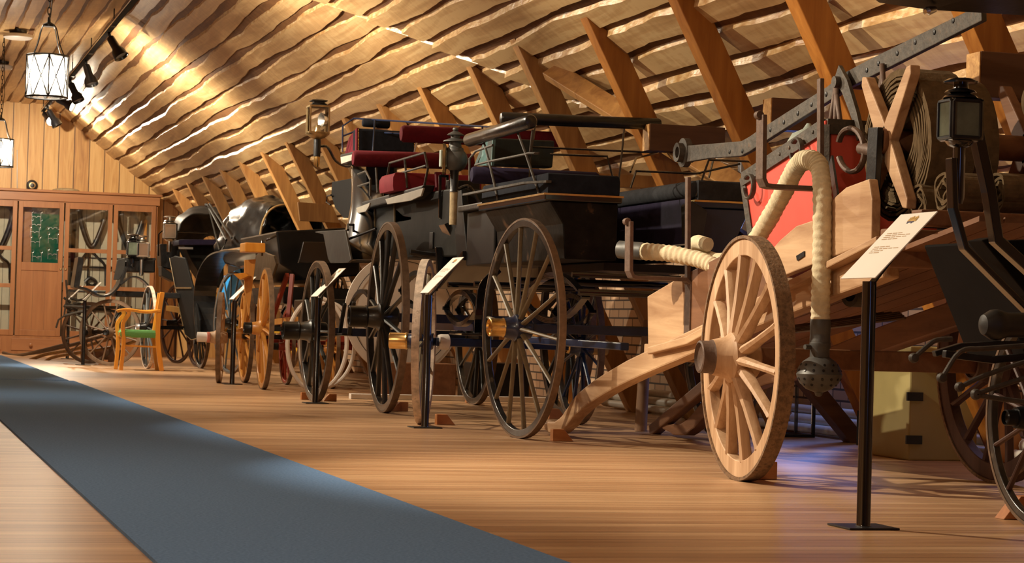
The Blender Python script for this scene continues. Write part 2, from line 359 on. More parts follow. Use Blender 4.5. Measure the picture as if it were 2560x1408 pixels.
a = N(nt, 'ShaderNodeMath', _operation='MULTIPLY_ADD'); a.inputs[1].default_value = .5; L.new(wn.outputs['Value'], a.inputs[0]); L.new(n.outputs['Fac'], a.inputs[2])
col = ramp(nt, a.outputs[0], [(.35, (.36,.16,.045)), (.65, (.56,.30,.09)), (1.0, (.68,.42,.16))])
gp = N(nt, 'ShaderNodeMath', _operation='LESS_THAN'); gp.inputs[1].default_value = .06; L.new(fr.outputs[0], gp.inputs[0])
mx = N(nt, 'ShaderNodeMix', _data_type='RGBA'); L.new(gp.outputs[0], mx.inputs['Factor']); L.new(col, mx.inputs[6]); mx.inputs[7].default_value = (.10,.04,.012,1)
L.new(mx.outputs[2], b.inputs['Base Color']); b.inputs['Roughness'].default_value = .5
# bricks
m, nt, b = newmat('brick_wall'); L = nt.links
g = nt.nodes.new('ShaderNodeNewGeometry'); sx = N(nt, 'ShaderNodeSeparateXYZ'); L.new(g.outputs['Position'], sx.inputs[0]); cx = N(nt, 'ShaderNodeCombineXYZ'); L.new(sx.outputs['Y'], cx.inputs[0]); L.new(sx.outputs['Z'], cx.inputs[1])
bt = N(nt, 'ShaderNodeTexBrick', Scale=1.0); bt.inputs['Brick Width'].default_value = .26; bt.inputs['Row Height'].default_value = .082; bt.inputs['Mortar Size'].default_value = .008
bt.inputs['Color1'].default_value = (.50,.30,.17,1); bt.inputs['Color2'].default_value = (.62,.43,.27,1); bt.inputs['Mortar'].default_value = (.09,.06,.04,1); L.new(cx.outputs[0], bt.inputs['Vector'])
L.new(bt.outputs['Color'], b.inputs['Base Color']); b.inputs['Roughness'].default_value = .85
bp = N(nt, 'ShaderNodeBump', Strength=.8, Distance=.01, _invert=True); L.new(bt.outputs['Fac'], bp.inputs['Height']); L.new(bp.outputs['Normal'], b.inputs['Normal'])
emis('bulb_glow', (1.0, .86, .62), 30); emis('spot_glow', (1.0, .86, .6), 200); emis('window_sky', (.22, .42, 1.0), .4)
# ---------------- room shell ----------------
YB, XR, XL, Y0, ZF = 39.9, 6.6, -3.2, -4.0, 4.45
SL = .7585
def rz(x): return 2.918 - SL*(x-4.795)                     # underside of the roof slope
struct(MB().bb((XL, Y0, -.08), (XR, YB, 0)).build('floor', 'floor_planks'))
mb = MB(); mb.prism([(XL, YB, 0), (XR, YB, 0), (XR, YB, rz(XR)+.3), (2.77, YB, ZF+.3), (XL, YB, ZF+.3)], (0, .12, 0)); struct(mb.build('wall_back', 'wall_boards'))
mb = MB(); mb.bb((XL, Y0-.12, 0), (XR, Y0, ZF+.3)); struct(mb.build('wall_front', 'wall_boards'))
mb = MB(); mb.bb((XL-.12, Y0, 0), (XL, YB, ZF+.3)); struct(mb.build('wall_left', 'wall_boards'))
# right knee wall of brick with two low window openings added for the bluish light
ADDED_WIN = [(10.85, 11.55), (14.25, 14.95)]; wz0, wz1 = .9, 1.4
mb = MB(); T = .2; top = rz(XR)+.25
mb.bb((XR, Y0, 0), (XR+T, YB, wz0)); mb.bb((XR, Y0, wz1), (XR+T, YB, top))
ys = [Y0]+[v for w_ in ADDED_WIN for v in w_]+[YB]
for i in range(0, len(ys), 2): mb.bb((XR, ys[i], wz0), (XR+T, ys[i+1], wz1))
struct(mb.build('wall_right', 'brick_wall'))
for i, (a, c) in enumerate(ADDED_WIN):
    mb = MB()
    for y in (a+.02, (a+c)/2, c-.02): mb.bb((XR+.05, y-.02, wz0), (XR+.1, y+.02, wz1))
    for z in (wz0+.02, wz1-.02): mb.bb((XR+.05, a, z-.02), (XR+.1, c, z+.02))
    fr_ = struct(mb.build('window_%d' % (i+1), 'steel'))  # frame of a window added to carry the bluish light
    MB().bb((XR+.07, a+.03, wz0+.03), (XR+.075, c-.03, wz1-.03)).build('window_pane', 'window_sky', fr_)  # glowing pane of the added window
# ceiling: recessed backing, waney boards over it on the slope, flat part over the aisle
mb = MB()
mb.prism([(2.74, Y0, rz(2.74)+.004), (XR+.25, Y0, rz(XR+.25)+.004), (XR+.25, Y0, rz(XR+.25)+.12), (2.74, Y0, rz(2.74)+.14)], (0, YB-Y0, 0))
mb.bb((XL, Y0, ZF+.004), (2.78, YB, ZF+.15))
ceil_ = struct(mb.build('ceiling', 'ceiling_gaps'))
nrm = Vector((-SL, 0, -1)).normalized()
def wob(k, y, side):
    o = side*13.7+k*5.31
    return (noise.noise(Vector((y*.55, o, 0)))*.042 + noise.noise(Vector((y*1.5, o, 3)))*.015 + noise.noise(Vector((y*6, o, 7)))*.007)
def board(mbf, mbe, fx, a, c, k, y0f, y1f, th, step):
    # one board between the wavy edges a and c (positions on the slope), face in mbf, bark edges in mbe
    y0 = max(y0f(a), Y0); y1 = min(y1f(a), YB)
    n = max(2, int((y1-y0)/step)); F = [[], [], [], []]
    for i in range(n+1):
        t = i/n; ya = y0f(a)*(1-t)+y1f(a)*t; yc = y0f(c)*(1-t)+y1f(c)*t
        ea = a+wob(k, ya, 0); ec = c+wob(k, yc, 1)
        ya += (y0f(ea)-y0f(a))*(1-t)+(y1f(ea)-y1f(a))*t; yc += (y0f(ec)-y0f(c))*(1-t)+(y1f(ec)-y1f(c))*t
        pa, na = fx(ea, ya); pc, nc = fx(ec, yc)
        pa2, _ = fx(ea+.034+.012*noise.noise(Vector((ya*3, k, 9))), ya); pc2, _ = fx(ec-.006, yc)
        F[0].append(pa-na*.03); F[1].append(pa2+na*(th-.03)); F[2].append(pc2+nc*(th-.03)); F[3].append(pc-nc*.03)
    mbf.loft([F[1], F[2]], smooth=False); mbe.loft([F[0], F[1]], smooth=False); mbe.loft([F[2], F[3]], smooth=False)
    mbe.add([F[0][0], F[1][0], F[2][0], F[3][0]], [(0, 1, 2, 3)]); mbe.add([F[0][-1], F[1][-1], F[2][-1], F[3][-1]], [(0, 1, 2, 3)])
def slope(x, y): return Vector((x, y, rz(x))), nrm
def flat(x, y): return Vector((x, y, ZF)), Vector((0, 0, -1))
seam = lambda x: 19.8-2.08*(x-3.83)
mf, me = MB(), MB()
x = 2.78; k = 0
while x < XR:                                              # far section
    board(mf, me, slope, x, x+.176, k, seam, lambda q: YB, .046+.014*(k % 2), .16); x += .205; k += 1
x = 2.86
while x < XR:                                              # near section, its boards offset and ending along the slanted joint
    board(mf, me, slope, x, x+.166, k+40, lambda q: Y0, seam, .056+.014*(k % 2), .13); x += .205; k += 1
x = 2.50
while x > -1.6:
    board(mf, me, flat, x, x+.202, k+90, lambda q: 6.0, lambda q: YB, .04+.014*(k % 2), .3); x -= .225; k += 1
mf.build('waney_boards', 'ceiling_boards', ceil_); me.build('bark_edges', 'bark_edge', ceil_)
# timber struts of the roof with stub tie beams: one thing per truss member
SY = [9.8, 11.55, 13.2, 14.9, 16.65, 18.1, 19.9, 21.65, 23.4, 25.1, 26.9, 28.7, 30.6, 32.4, 34.2, 36.0, 37.8]
words = {9.8:'beside the right edge of the picture', 11.55:'with the iron pump lever crossing in front of it', 13.2:'rising behind the iron ring of the pump lever', 14.9:'behind the right end of the black seat rail', 16.65:'pale wide one behind the black seat rail',
 18.1:'reddish one above the black wooden seat', 19.9:'above the red backrest bar', 21.65:'just above the dark seat back with brass nails', 23.4:'just right of the big brass lantern', 25.1:'directly behind the big brass lantern', 26.9:'left of the big brass lantern stem', 28.7:'ending behind the folded leather hood of the landau',
 30.6:'above the crown of the leather hood', 32.4:'above the left part of the leather hood', 34.2:'third from the back wall', 36.0:'second from the back wall', 37.8:'nearest to the back wall'}
for i, y in enumerate(SY):
    a = Vector((4.86, y, rz(4.86)+.02)); bq = Vector((6.38, y, .0))
    d = (bq-a).normalized(); sd = d.cross(Vector((0, 1, 0))).normalized()
    mat = 'beam_orange' if y < 15 else 'beam_wood'
    mb = MB(); W = .17; Dp = .15
    # strut cut level at the floor and along the roof at the top
    def cutp(off, z): return a + d*((z-(a+sd*off).z)/d.z) + sd*off
    L_ = [cutp(-W/2, 0), cutp(W/2, 0)]
    tl = []
    for off in (W/2, -W/2):
        p = a+sd*off
        t = (rz(p.x)-p.z)/(d.z+SL*d.x); tl.append(p+d*t)
    mb.prism([q-Vector((0, Dp/2, 0)) for q in (L_[0], L_[1], tl[0], tl[1])], (0, Dp, 0))
    tag(mb.build('roof_strut', mat, bev=.006), 'sloping timber roof strut, '+words[y], 'timber strut', 'timber struts under the roof slope')
def tie(x0, y, z, h, dp, lab, mat='beam_dark', x1=6.5, endm='beam_end', rise=0):
    x1 = min(x1, 4.795+(2.918-(z+h/2))/SL-.06)
    r = MB().prism([(x0+.002, y-dp/2, z-h/2), (x1, y-dp/2, z-h/2+rise), (x1, y-dp/2, z+h/2+rise), (x0+.002-.0, y-dp/2, z+h/2)], (0, dp, 0))
    o = tag(r.build('tie_beam', mat, bev=.004), lab, 'timber beam')
    MB().bb((x0-.004, y-dp/2+.003, z-h/2+.003), (x0+.006, y+dp/2-.003, z+h/2-.003)).build('sawn_end', endm, o)
    return o
tie(5.16, 14.65, 2.07, .19, .14, 'dark tie beam stub with a pale sawn end beside the black seat rail')
tie(5.36, 12.93, 2.10, .20, .14, 'dark tie beam stub with a pale sawn end behind the red tub')
tie(5.02, 9.55, 1.98, .22, .14, 'dark tie beam stub with rough orange sawn end at the far right')
tie(4.72, 16.4, 1.88, .10, .10, 'light horizontal timber behind the black seat rails', 'beam_wood')
tie(4.95, 26.6, 1.66, .20, .16, 'horizontal timber with splintered end just right of the leather hood', 'beam_wood', 6.3)
MB_ = MB().prism([AY(745, 505, 26.45), AY(750, 552, 26.45), AY(850, 558, 26.45), AY(830, 512, 26.45)], (0, .06, 0))
tag(MB_.build('brace_block', 'beam_wood', bev=.005), 'short timber block nailed over the crossing of beam and strut', 'timber block')
# long diagonal brace in the dark corner
mb = MB().bar(AY(1380, 178, 16.3), AY(1850, 470, 14.0), .07, .16, (0, 1, 0)); tag(mb.build('diagonal_brace', 'beam_wood', bev=.005), 'long light timber brace sloping down right between two struts', 'timber brace')
# steel post by the wall
tag(MB().bb((5.66, 14.1, 0), (5.74, 14.16, 1.9)).build('steel_post', 'steel', bev=.004), 'grey square steel post behind the red tub', 'post')
# pipes along the knee wall
for i, (z, xx) in enumerate(((.10, 6.42), (.045, 6.36), (.17, 6.46))):
    mb = MB(); mb.tube([(xx, 9.0, z), (xx, 14.0, z+.004), (xx, 19.0, z)], .032 if i else .04, 12)
    tag(mb.build('white_pipe', 'white_pipe'), ['thick white pipe along the foot of the brick wall', 'lowest white pipe lying on the floor by the brick wall', 'upper white pipe fixed to the brick wall'][i], 'pipe', 'pipes along the brick wall')
# carpet runners
mb = MB().bb((.775, Y0+.3, 0), (1.985, 23.5, .012)); tag(mb.build('carpet_runner', 'blue_carpet'), 'blue carpet runner crossing the front of the plank floor', 'carpet', 'carpet runners along the aisle')
mb = MB().bb((.70, 23.47, .001), (1.93, 36.6, .016)); tag(mb.build('carpet_runner', 'blue_carpet'), 'far blue carpet runner towards the glazed cabinet', 'carpet', 'carpet runners along the aisle')

# ---------------- ceiling lamps ----------------
def lantern(loc, Rr, H, chain, label, power):
    x, y, z = loc                                           # z = underside of the cage
    t = empty('pendant_lantern', (x, y, z), label, 'lamp', 'lantern lamps over the aisle')
    mb = MB()
    for zz in (z+.01, z+H): mb.tube([(x+Rr*math.cos(q), y+Rr*math.sin(q), zz) for q in [2*PI*i/32 for i in range(32)]], .009, 6, True)
    for i in range(8):
        q = 2*PI*i/8; q2 = 2*PI*(i+1)/8; p = lambda a, zz: Vector((x+Rr*math.cos(a), y+Rr*math.sin(a), zz))
        mb.tube([p(q, z), p(q2, z+H)], .005, 5); mb.tube([p(q2, z), p(q, z+H)], .005, 5)
        if i % 2 == 0: mb.tube([p(q, z), p(q, z+H)], .006, 5)
    mb.build('cage', 'black_iron', t)
    mb = MB()
    for i in range(4):
        q = PI/4+PI/2*i; c_, s_ = math.cos(q), math.sin(q)
        mb.tube(bez([(x+Rr*c_, y+Rr*s_, z+H), (x+Rr*.72*c_, y+Rr*.72*s_, z+H+.10), (x+Rr*.45*c_, y+Rr*.45*s_, z+H+.24), (x+.03*c_, y+.03*s_, z+H+.26)], 5), .005, 6)
    mb.lathe((x, y, z+H+.25), (0, 0, 1), [(.05, 0), (.05, .02), (.015, .04), (.012, .08)], 16); mb.build('crown', 'black_iron', t)
    MB().lathe((x, y, z+.01), (0, 0, 1), [(Rr*.93, 0), (Rr*.93, H-.02), (Rr*.92, H-.02), (Rr*.92, 0)], 40, closed=True).build('glass_cylinder', 'lantern_glass', t)
    mb = MB()
    for i in range(3):
        q = 2*PI*i/3+.4; mb.lathe((x+.055*math.cos(q), y+.055*math.sin(q), z+H*.28), (0, 0, 1), [(.008, 0), (.028, .03), (.032, .09), (.02, .14), (.004, .18)], 12)
    mb.build('bulbs', 'bulb_glow', t)
    mb = MB(); zt = z+H+.33; n = int((ZF-.03-zt)/.055)
    for i in range(n):
        zz = zt+i*.055; a = (1, 0) if i % 2 else (0, 1)
        mb.tube([(x+a[0]*.013*math.cos(q), y+a[1]*.013*math.cos(q), zz+.034*math.sin(q)) for q in [2*PI*j/10 for j in range(10)]], .0045, 5, True)
    mb.tube([(x+.01, y, zt), (x+.035, y, zt+.3), (x+.005, y, ZF-.03)], .005, 5)
    mb.build('chain', 'black_iron', t)
    light('POINT', 'lantern_light', (x, y, z+H*.55), None, power, WARM2, .06)
lantern((1.30, 19.0, 2.53), .175, .36, 1, 'large lit glass lantern hanging on a chain nearest to the camera', 150)
lantern((1.47, 30.0, 2.64), .175, .37, 1, 'lit glass lantern farther along the aisle at the left edge', 170)
light('POINT', 'lantern_light', (-.8, 9.5, 3.6), None, 130, WARM2, .12)  # unseen fill lamp added to brighten the floor, no lantern hangs here
light('POINT', 'lantern_light', (-1.0, 4.5, 3.6), None, 170, WARM2, .12)  # second unseen fill lamp, added for the near floor
# smoke detectors
def disc_lamp(loc, r, label):
    t = empty('smoke_detector', loc, label, 'smoke detector'); x, y, z = loc
    MB().lathe((x, y, z-.03), (0, 0, 1), [(r*.55, -.0), (r*.62, .03), (r*.62, .07)], 28).build('base', 'black_plastic', t)
    MB().lathe((x, y, z-.10), (0, 0, 1), [(r*.85, 0), (r, .02), (r, .055), (r*.6, .075)], 32).build('cap', 'white_plastic', t)
p = AZ(45, 92, ZF-.1); disc_lamp((p.x, p.y, ZF-.03), .19, 'round white and black detector on the boards above the lantern')
p = AZ(8, 162, ZF-.06); disc_lamp((p.x, p.y, ZF-.03), .14, 'small round detector at the left edge of the ceiling')
# spot track
TX, TZ = 2.62, 4.25
t = empty('spot_track', (TX, 33, TZ), 'black and chrome track rail running under the ceiling above the aisle', 'light track')
r_ = MB().bb((TX-.03, 22.4, TZ-.025), (TX+.03, 39.0, TZ+.025)).build('rail', 'deep_black', t); MB().bb((TX-.034, 22.4, TZ-.012), (TX-.0301, 39.0, TZ+.010)).build('chrome_strip', 'chrome', r_)
for y in range(24, 40, 3): MB().bb((TX-.03, y-.08, TZ-.03), (TX+.03, y+.08, TZ+.03)).tube([(TX, y, TZ), (TX, y, ZF-.01)], .008, 6).build('clamp', 'black_iron', t)
def spot(px, py, y, lit, aim, label, s=1.0):
    q = AY(px, py, y); c_ = Vector((TX, y, q.z)); t = empty('track_spotlight', (TX, y, TZ-.02), label, 'spotlight', 'spotlights on the track')
    d = Vector(aim).normalized(); c0 = Vector((TX, y, TZ-.06))+d*.04
    MB().tube([(TX, y, TZ-.02), c0], .02, 8).build('arm', 'black_iron', t)
    h = MB().lathe(c0, d, [(.045*s, 0), (.05*s, .02), (.055*s, .16*s), (.085*s, .21*s), (.095*s, .30*s), (.085*s, .30*s), (.05*s, .22*s)], 24).build('housing', 'black_plastic', t)
    MB().lathe(c0+d*.26*s, d, [(.078*s, 0), (.078*s, .012)], 24).build('lens', 'spot_glow' if lit else 'steel', h)
    if lit: light('SPOT', 'spot_light', c0+d*.34*s, c0+d*3, lit, WARM2, .05, 110, .8)
spot(285, 105, 27.6, 0, (.45, -.35, -.8), 'largest black track spotlight, nearest along the rail')
spot(230, 175, 30.8, 0, (.25, -.3, -.9), 'second black spotlight on the rail')
spot(190, 210, 33.4, 0, (.4, -.3, -.9), 'third black spotlight, beside the large lantern')
spot(160, 262, 36.2, 220, (.75, -.45, -.35), 'lit spotlight pointing right just below the large lantern')
spot(112, 300, 38.0, 0, (.5, -.1, -.8), 'dark spotlight near the end of the rail')
spot(85, 335, 38.9, 420, (.35, -.8, -.45), 'brightest lit spotlight glaring above the cabinet')
# unseen spots added to wash the roof slope with light
light('SPOT', 'spot_light', (2.3, 28.0, 3.4), (4.2, 28.6, 3.3), 520, WARM2, .05, 170, 1)
light('SPOT', 'spot_light', (2.2, 20.0, 3.2), (4.0, 20.4, 3.1), 300, WARM2, .08, 170, 1)
# ---------------- builders shared by the vehicles ----------------
def ring(mb, C, ax, r0, r1, t, n=72, off=0):
    return mb.lathe(C, ax, [(r0, off-t/2), (r1, off-t/2), (r1, off+t/2), (r0, off+t/2)], n, closed=True)
def wheel(parent, C, R, a=0, n=14, rimw=.05, rimt=.04, mats=('rim_black', 'tyre_worn', 'spoke_black', 'spoke_black', 'black_paint'), hub=(.07, .22), cap=(.05, .08), spoke=.016, dish=.03, flat=.7, rot=.1, label=None, tire=.012, tiret=None):
    # one spoked wheel; a turns its plane away from the aisle direction; +axis points to the aisle
    C = Vector(C); ax = Vector((-math.cos(a), -math.sin(a), 0)); h = Vector((-math.sin(a), math.cos(a), 0)); z = Vector((0, 0, 1))
    mb = MB(); ring(mb, C, ax, R-tire-rimw, R-tire, rimt)
    wl = mb.build('wheel', mats[0], parent, bev=.004)
    mb = MB(); ring(mb, C, ax, R-tire-.001, R, tiret or rimt+.004); mb.build('tyre', mats[1], wl)
    hl = hub[1]; o = C+ax*dish
    MB().lathe(o-ax*(hl*.45), ax, [(hub[0]*.75, 0), (hub[0]*.9, hl*.05), (hub[0]*.95, hl*.3), (hub[0]*1.15, hl*.4), (hub[0]*1.15, hl*.6), (hub[0]*.95, hl*.68), (hub[0]*.8, hl)], 32).build('hub', mats[3], wl)
    ci = hub[0]
    k = o-ax*(hl*.45)+ax*hl
    MB().lathe(k-ax*.01, ax, [(cap[0]*1.0, 0), (cap[0]*1.08, .01), (cap[0], .02), (cap[0], cap[1]), (cap[0]*.88, cap[1]+.004), (cap[0]*.82, cap[1]-.01), (cap[0]*.2, cap[1]-.02)], 32).build('hub_cap', mats[4], wl)
    for i in range(n):
        q = rot+2*PI*i/n; d = h*math.cos(q)+z*math.sin(q)
        st = o+d*(hub[0]*.8)+ax*(.006 if i % 2 else -.006); en = C+d*(R-tire-rimw+.004); tg = ax
        m_ = MB(); rr = [spoke*1.25, spoke*1.2, spoke*.95, spoke*.95, spoke*1.05]
        m_.tube([st.lerp(en, f) for f in (0, .15, .45, .85, 1)], rr, 8, side=ax, flat=flat); m_.build('spoke', mats[2], wl)
    return wl
def ell_spring(mb, c, L_, H, wd, dirv=(0, 1, 0), leaves=4):
    c = Vector(c); d = Vector(dirv).normalized(); sd = d.cross(Vector((0, 0, 1)))
    for s in (1, -1):
        for k in range(leaves):
            e = L_/2*(1-.16*k); pts = []
            for i in range(17):
                t = -1+2*i/16; zz = H/2*(1-(t*e/(L_/2))**2)-k*.009
                pts.append(c+d*(t*e)+Vector((0, 0, s*zz)))
            mb.strip(pts, wd, .007, sd)
    for s in (1, -1): mb.tube([c+d*(s*L_/2)-sd*wd*.6, c+d*(s*L_/2)+sd*wd*.6], .014, 8)
def cushion(mb, pts, h, r=.02, puff=.012):
    # soft slab over a quad (four base points), height h
    P = [Vector(p) for p in pts]; rows = []; n = 8
    for zf, ins in ((0, .0), (h*.25, -puff), (h*.7, -puff), (h*.93, .3*r), (h, r)):
        c = sum(P, Vector())/4; ring_ = []
        for i in range(4):
            a, b_ = P[i], P[(i+1) % 4]
            for k in range(4):
                q = a.lerp(b_, k/4); dd = (c-q); ring_.append(q+dd.normalized()*ins+Vector((0, 0, zf)))
        rows.append(ring_)
    mb.loft(rows, closed=True, cap=True)
    return mb
def pad(mb, a, b_, r, n=14, sq=1.0):
    a = Vector(a); b_ = Vector(b_); d = (b_-a); L_ = d.length; d.normalize()
    mb.lathe(a, d, [(r*.3, 0), (r*.8, r*.12), (r, r*.45), (r, L_-r*.45), (r*.8, L_-r*.12), (r*.3, L_)], n, sq=sq); return mb
def rails(mb, segs, r=.009):
    for s in segs: mb.tube(s, r, 7)
    return mb
def coach_lamp(loc, s, label, kind='round', stem=.3, stemmat='dull_brass', body='pewter'):
    # carriage lamp; loc = centre of the light box, s = height of the light box
    x, y, z = loc; t = empty('carriage_lamp', (x, y, z-s*.6-stem), label, 'carriage lamp'); w2 = s*.30
    if kind == 'brass':
        mb = MB()
        for sx_ in (-1, 1):
            for sy_ in (-1, 1): mb.bar((x+sx_*w2, y+sy_*w2, z-s*.42), (x+sx_*w2, y+sy_*w2, z+s*.42), .014, .014, (1, 0, 0))
        for zz in (-.42, .42):
            for a_, c_ in (((-1,-1),(1,-1)),((1,-1),(1,1)),((1,1),(-1,1)),((-1,1),(-1,-1))): mb.bar((x+a_[0]*w2, y+a_[1]*w2, z+s*zz), (x+c_[0]*w2, y+c_[1]*w2, z+s*zz), .016, .02, (0, 0, 1))
        f_ = mb.build('frame', 'dull_brass', t)
        mb = MB()
        mb.bb((x-w2, y-w2, z-s*.4), (x-w2+.003, y+w2, z+s*.4)); mb.bb((x-w2, y-w2, z-s*.4), (x+w2, y-w2+.003, z+s*.4)); mb.bb((x+w2-.003, y-w2, z-s*.4), (x+w2, y+w2, z+s*.4)); mb.bb((x-w2, y+w2-.003, z-s*.4), (x+w2, y+w2, z+s*.4))
        mb.build('glass_panes', 'clear_glass', t)
        MB().lathe((x, y, z+s*.42), (0, 0, 1), [(w2*1.25, 0), (w2*1.3, .01), (w2*.95, s*.10), (w2*.8, s*.11), (w2*.8, s*.16), (w2*1.2, s*.17), (w2*1.15, s*.2), (w2*.4, s*.24)], 4, ref=(1, 0, 0), smooth=False).build('roof_cap', 'black_iron', t)
        MB().lathe((x, y, z-s*.42), (0, 0, -1), [(w2*1.3, 0), (w2*1.2, s*.05), (w2*.8, s*.14), (w2*.3, s*.2)], 20).build('lamp_base', 'dull_brass', t)
        MB().lathe((x, y, z-s*.3), (0, 0, 1), [(w2*.5, -.06), (w2*.5, -.04), (w2*.25, 0), (w2*.25, .03), (w2*.3, .04)], 20).build('burner', 'dull_brass', t)
        MB().lathe((x+w2*.55, y, z), (-1, -.3, 0), [(w2*.1, -.03), (w2*.6, -.02), (w2*.8, .02), (w2*.75, .02), (w2*.1, -.02)], 24, sq=1.0).build('reflector', 'silver', t)
        MB().lathe((x, y, z-s*.6), (0, 0, -1), [(.03, 0), (.033, .03), (.033, stem*.62), (.028, stem*.64)], 16).build('stem', 'black_iron', t)
        MB().lathe((x, y, z-s*.6-stem*.64), (0, 0, -1), [(.028, 0), (.028, stem*.26), (.018, stem*.36), (.004, stem*.37)], 16).build('stem_tip', 'brass', t)
    elif kind == 'round':
        MB().lathe((x, y, z), (-.35, -1, 0), [(w2*.3, -w2*1.3), (w2*1.0, -w2*1.25), (w2*1.12, -w2*.9), (w2*1.12, w2*.2), (w2*1.0, w2*.55), (w2*.7, w2*.8), (w2*.2, w2*.9)], 32).build('drum', body, t)
        MB().lathe((x-w2*.95, y+w2*.3, z), (-1, .25, 0), [(w2*1.1, -.02), (w2*1.38, -.01), (w2*1.42, .01), (w2*1.2, 0), (w2*1.1, -.01)], 32).build('lens_rim', 'dull_brass', t)
        MB().bb((x-w2*1.5, y-w2*.7, z-s*.24), (x-w2*.9, y-w2*.1, z+s*.22)).build('side_window', 'pale_green_metal', t, bev=.006)
        MB().lathe((x, y, z+w2*1.0), (0, 0, 1), [(w2*.85, -w2*.3), (w2*.75, 0), (w2*.6, s*.02), (w2*.52, s*.16), (w2*1.1, s*.17), (w2*1.05, s*.2), (w2*.6, s*.25), (w2*.42, s*.27), (w2*.42, s*.34), (w2*.8, s*.35), (w2*.7, s*.38), (w2*.35, s*.44), (w2*.2, s*.46), (w2*.28, s*.50), (w2*.25, s*.54), (w2*.05, s*.57)], 28).build('chimney', body, t)
        MB().lathe((x, y, z-w2*1.0), (0, 0, -1), [(w2*.5, -.02), (w2*.4, .02), (w2*.36, stem*.38), (w2*.42, stem*.4)], 18).build('socket', 'black_iron', t)
        MB().lathe((x, y, z-w2*1.0-stem*.4), (0, 0, -1), [(w2*.36, 0), (w2*.33, stem*.6)], 18).build('candle_tube', 'canvas_light' if stemmat == 'cream' else stemmat, t)
    elif kind == 'box':
        B_ = MB().bb((x-w2, y-w2*.9, z-s*.4), (x+w2*1.25, y+w2*1.1, z+s*.4)).build('light_box', body, t, bev=.012)
        mb = MB(); r0 = w2*.92; zz = s*.34
        fr2 = lambda P: mb.tube([P(-1, -1), P(-1, -.9), P(-1, .9), P(-.9, 1), P(.9, 1), P(1, .9), P(1, -.9), P(.9, -1), P(-.9, -1)], .007, 6, True)
        fr2(lambda a_, c_: Vector((x+a_*r0, y-w2*.92, z+c_*zz))); fr2(lambda a_, c_: Vector((x-w2*1.02, y+a_*r0*.9, z+c_*zz)))
        mb.build('bezel', 'silver' if stemmat == 'silver' else 'black_iron', B_)
        mb = MB(); mb.bb((x-r0, y-w2*.93, z-zz), (x+r0, y-w2*.91, z+zz)); mb.bb((x-w2*1.03, y-r0*.9, z-zz), (x-w2*1.01, y+r0*.9, z+zz))
        mb.build('bevelled_glass', 'lamp_reflector' if stemmat == 'silver' else 'old_glass_dark', B_)
        MB().lathe((x, y, z+s*.4), (0, 0, 1), [(w2*1.1, 0), (w2*1.0, s*.04), (w2*.6, s*.09), (w2*1.0, s*.10), (w2*.9, s*.14), (w2*.5, s*.18), (w2*.45, s*.26), (w2*1.05, s*.28), (w2*1.1, s*.31), (w2*.8, s*.36), (w2*.2, s*.38)], 24).build('chimney', 'black_gloss' if stemmat != 'silver' else 'silver', t)
        MB().lathe((x, y, z-s*.4), (0, 0, -1), [(w2*.9, 0), (w2*.7, s*.08), (w2*.38, s*.12), (w2*.38, stem*.9), (w2*.3, stem)], 20).build('stem', 'black_gloss' if stemmat != 'silver' else 'silver', t)
    return t
plain('old_glass_dark', (.10,.12,.09), .08, 0, .5, 5, 0, coat=.6)
def chock(px, py, lab, s=1.0, flip=1, rzv=0):
    q = AZ(px, py, 0); a = .075*s; mb = MB()
    P = [(-a*flip, 0, 0), (a*flip, 0, 0), (a*flip, 0, a*1.1), (-a*.1*flip, 0, a*1.1)]
    R_ = Matrix.Rotation(rzv, 3, 'Z'); mb.prism([q+R_ @ Vector(p_)+Vector((0, 0, .001)) for p_ in P], R_ @ Vector((0, .07*s, 0)))
    return tag(mb.build('wheel_chock', 'chock_wood', bev=.003), lab, 'wheel chock', 'wooden wheel chocks')
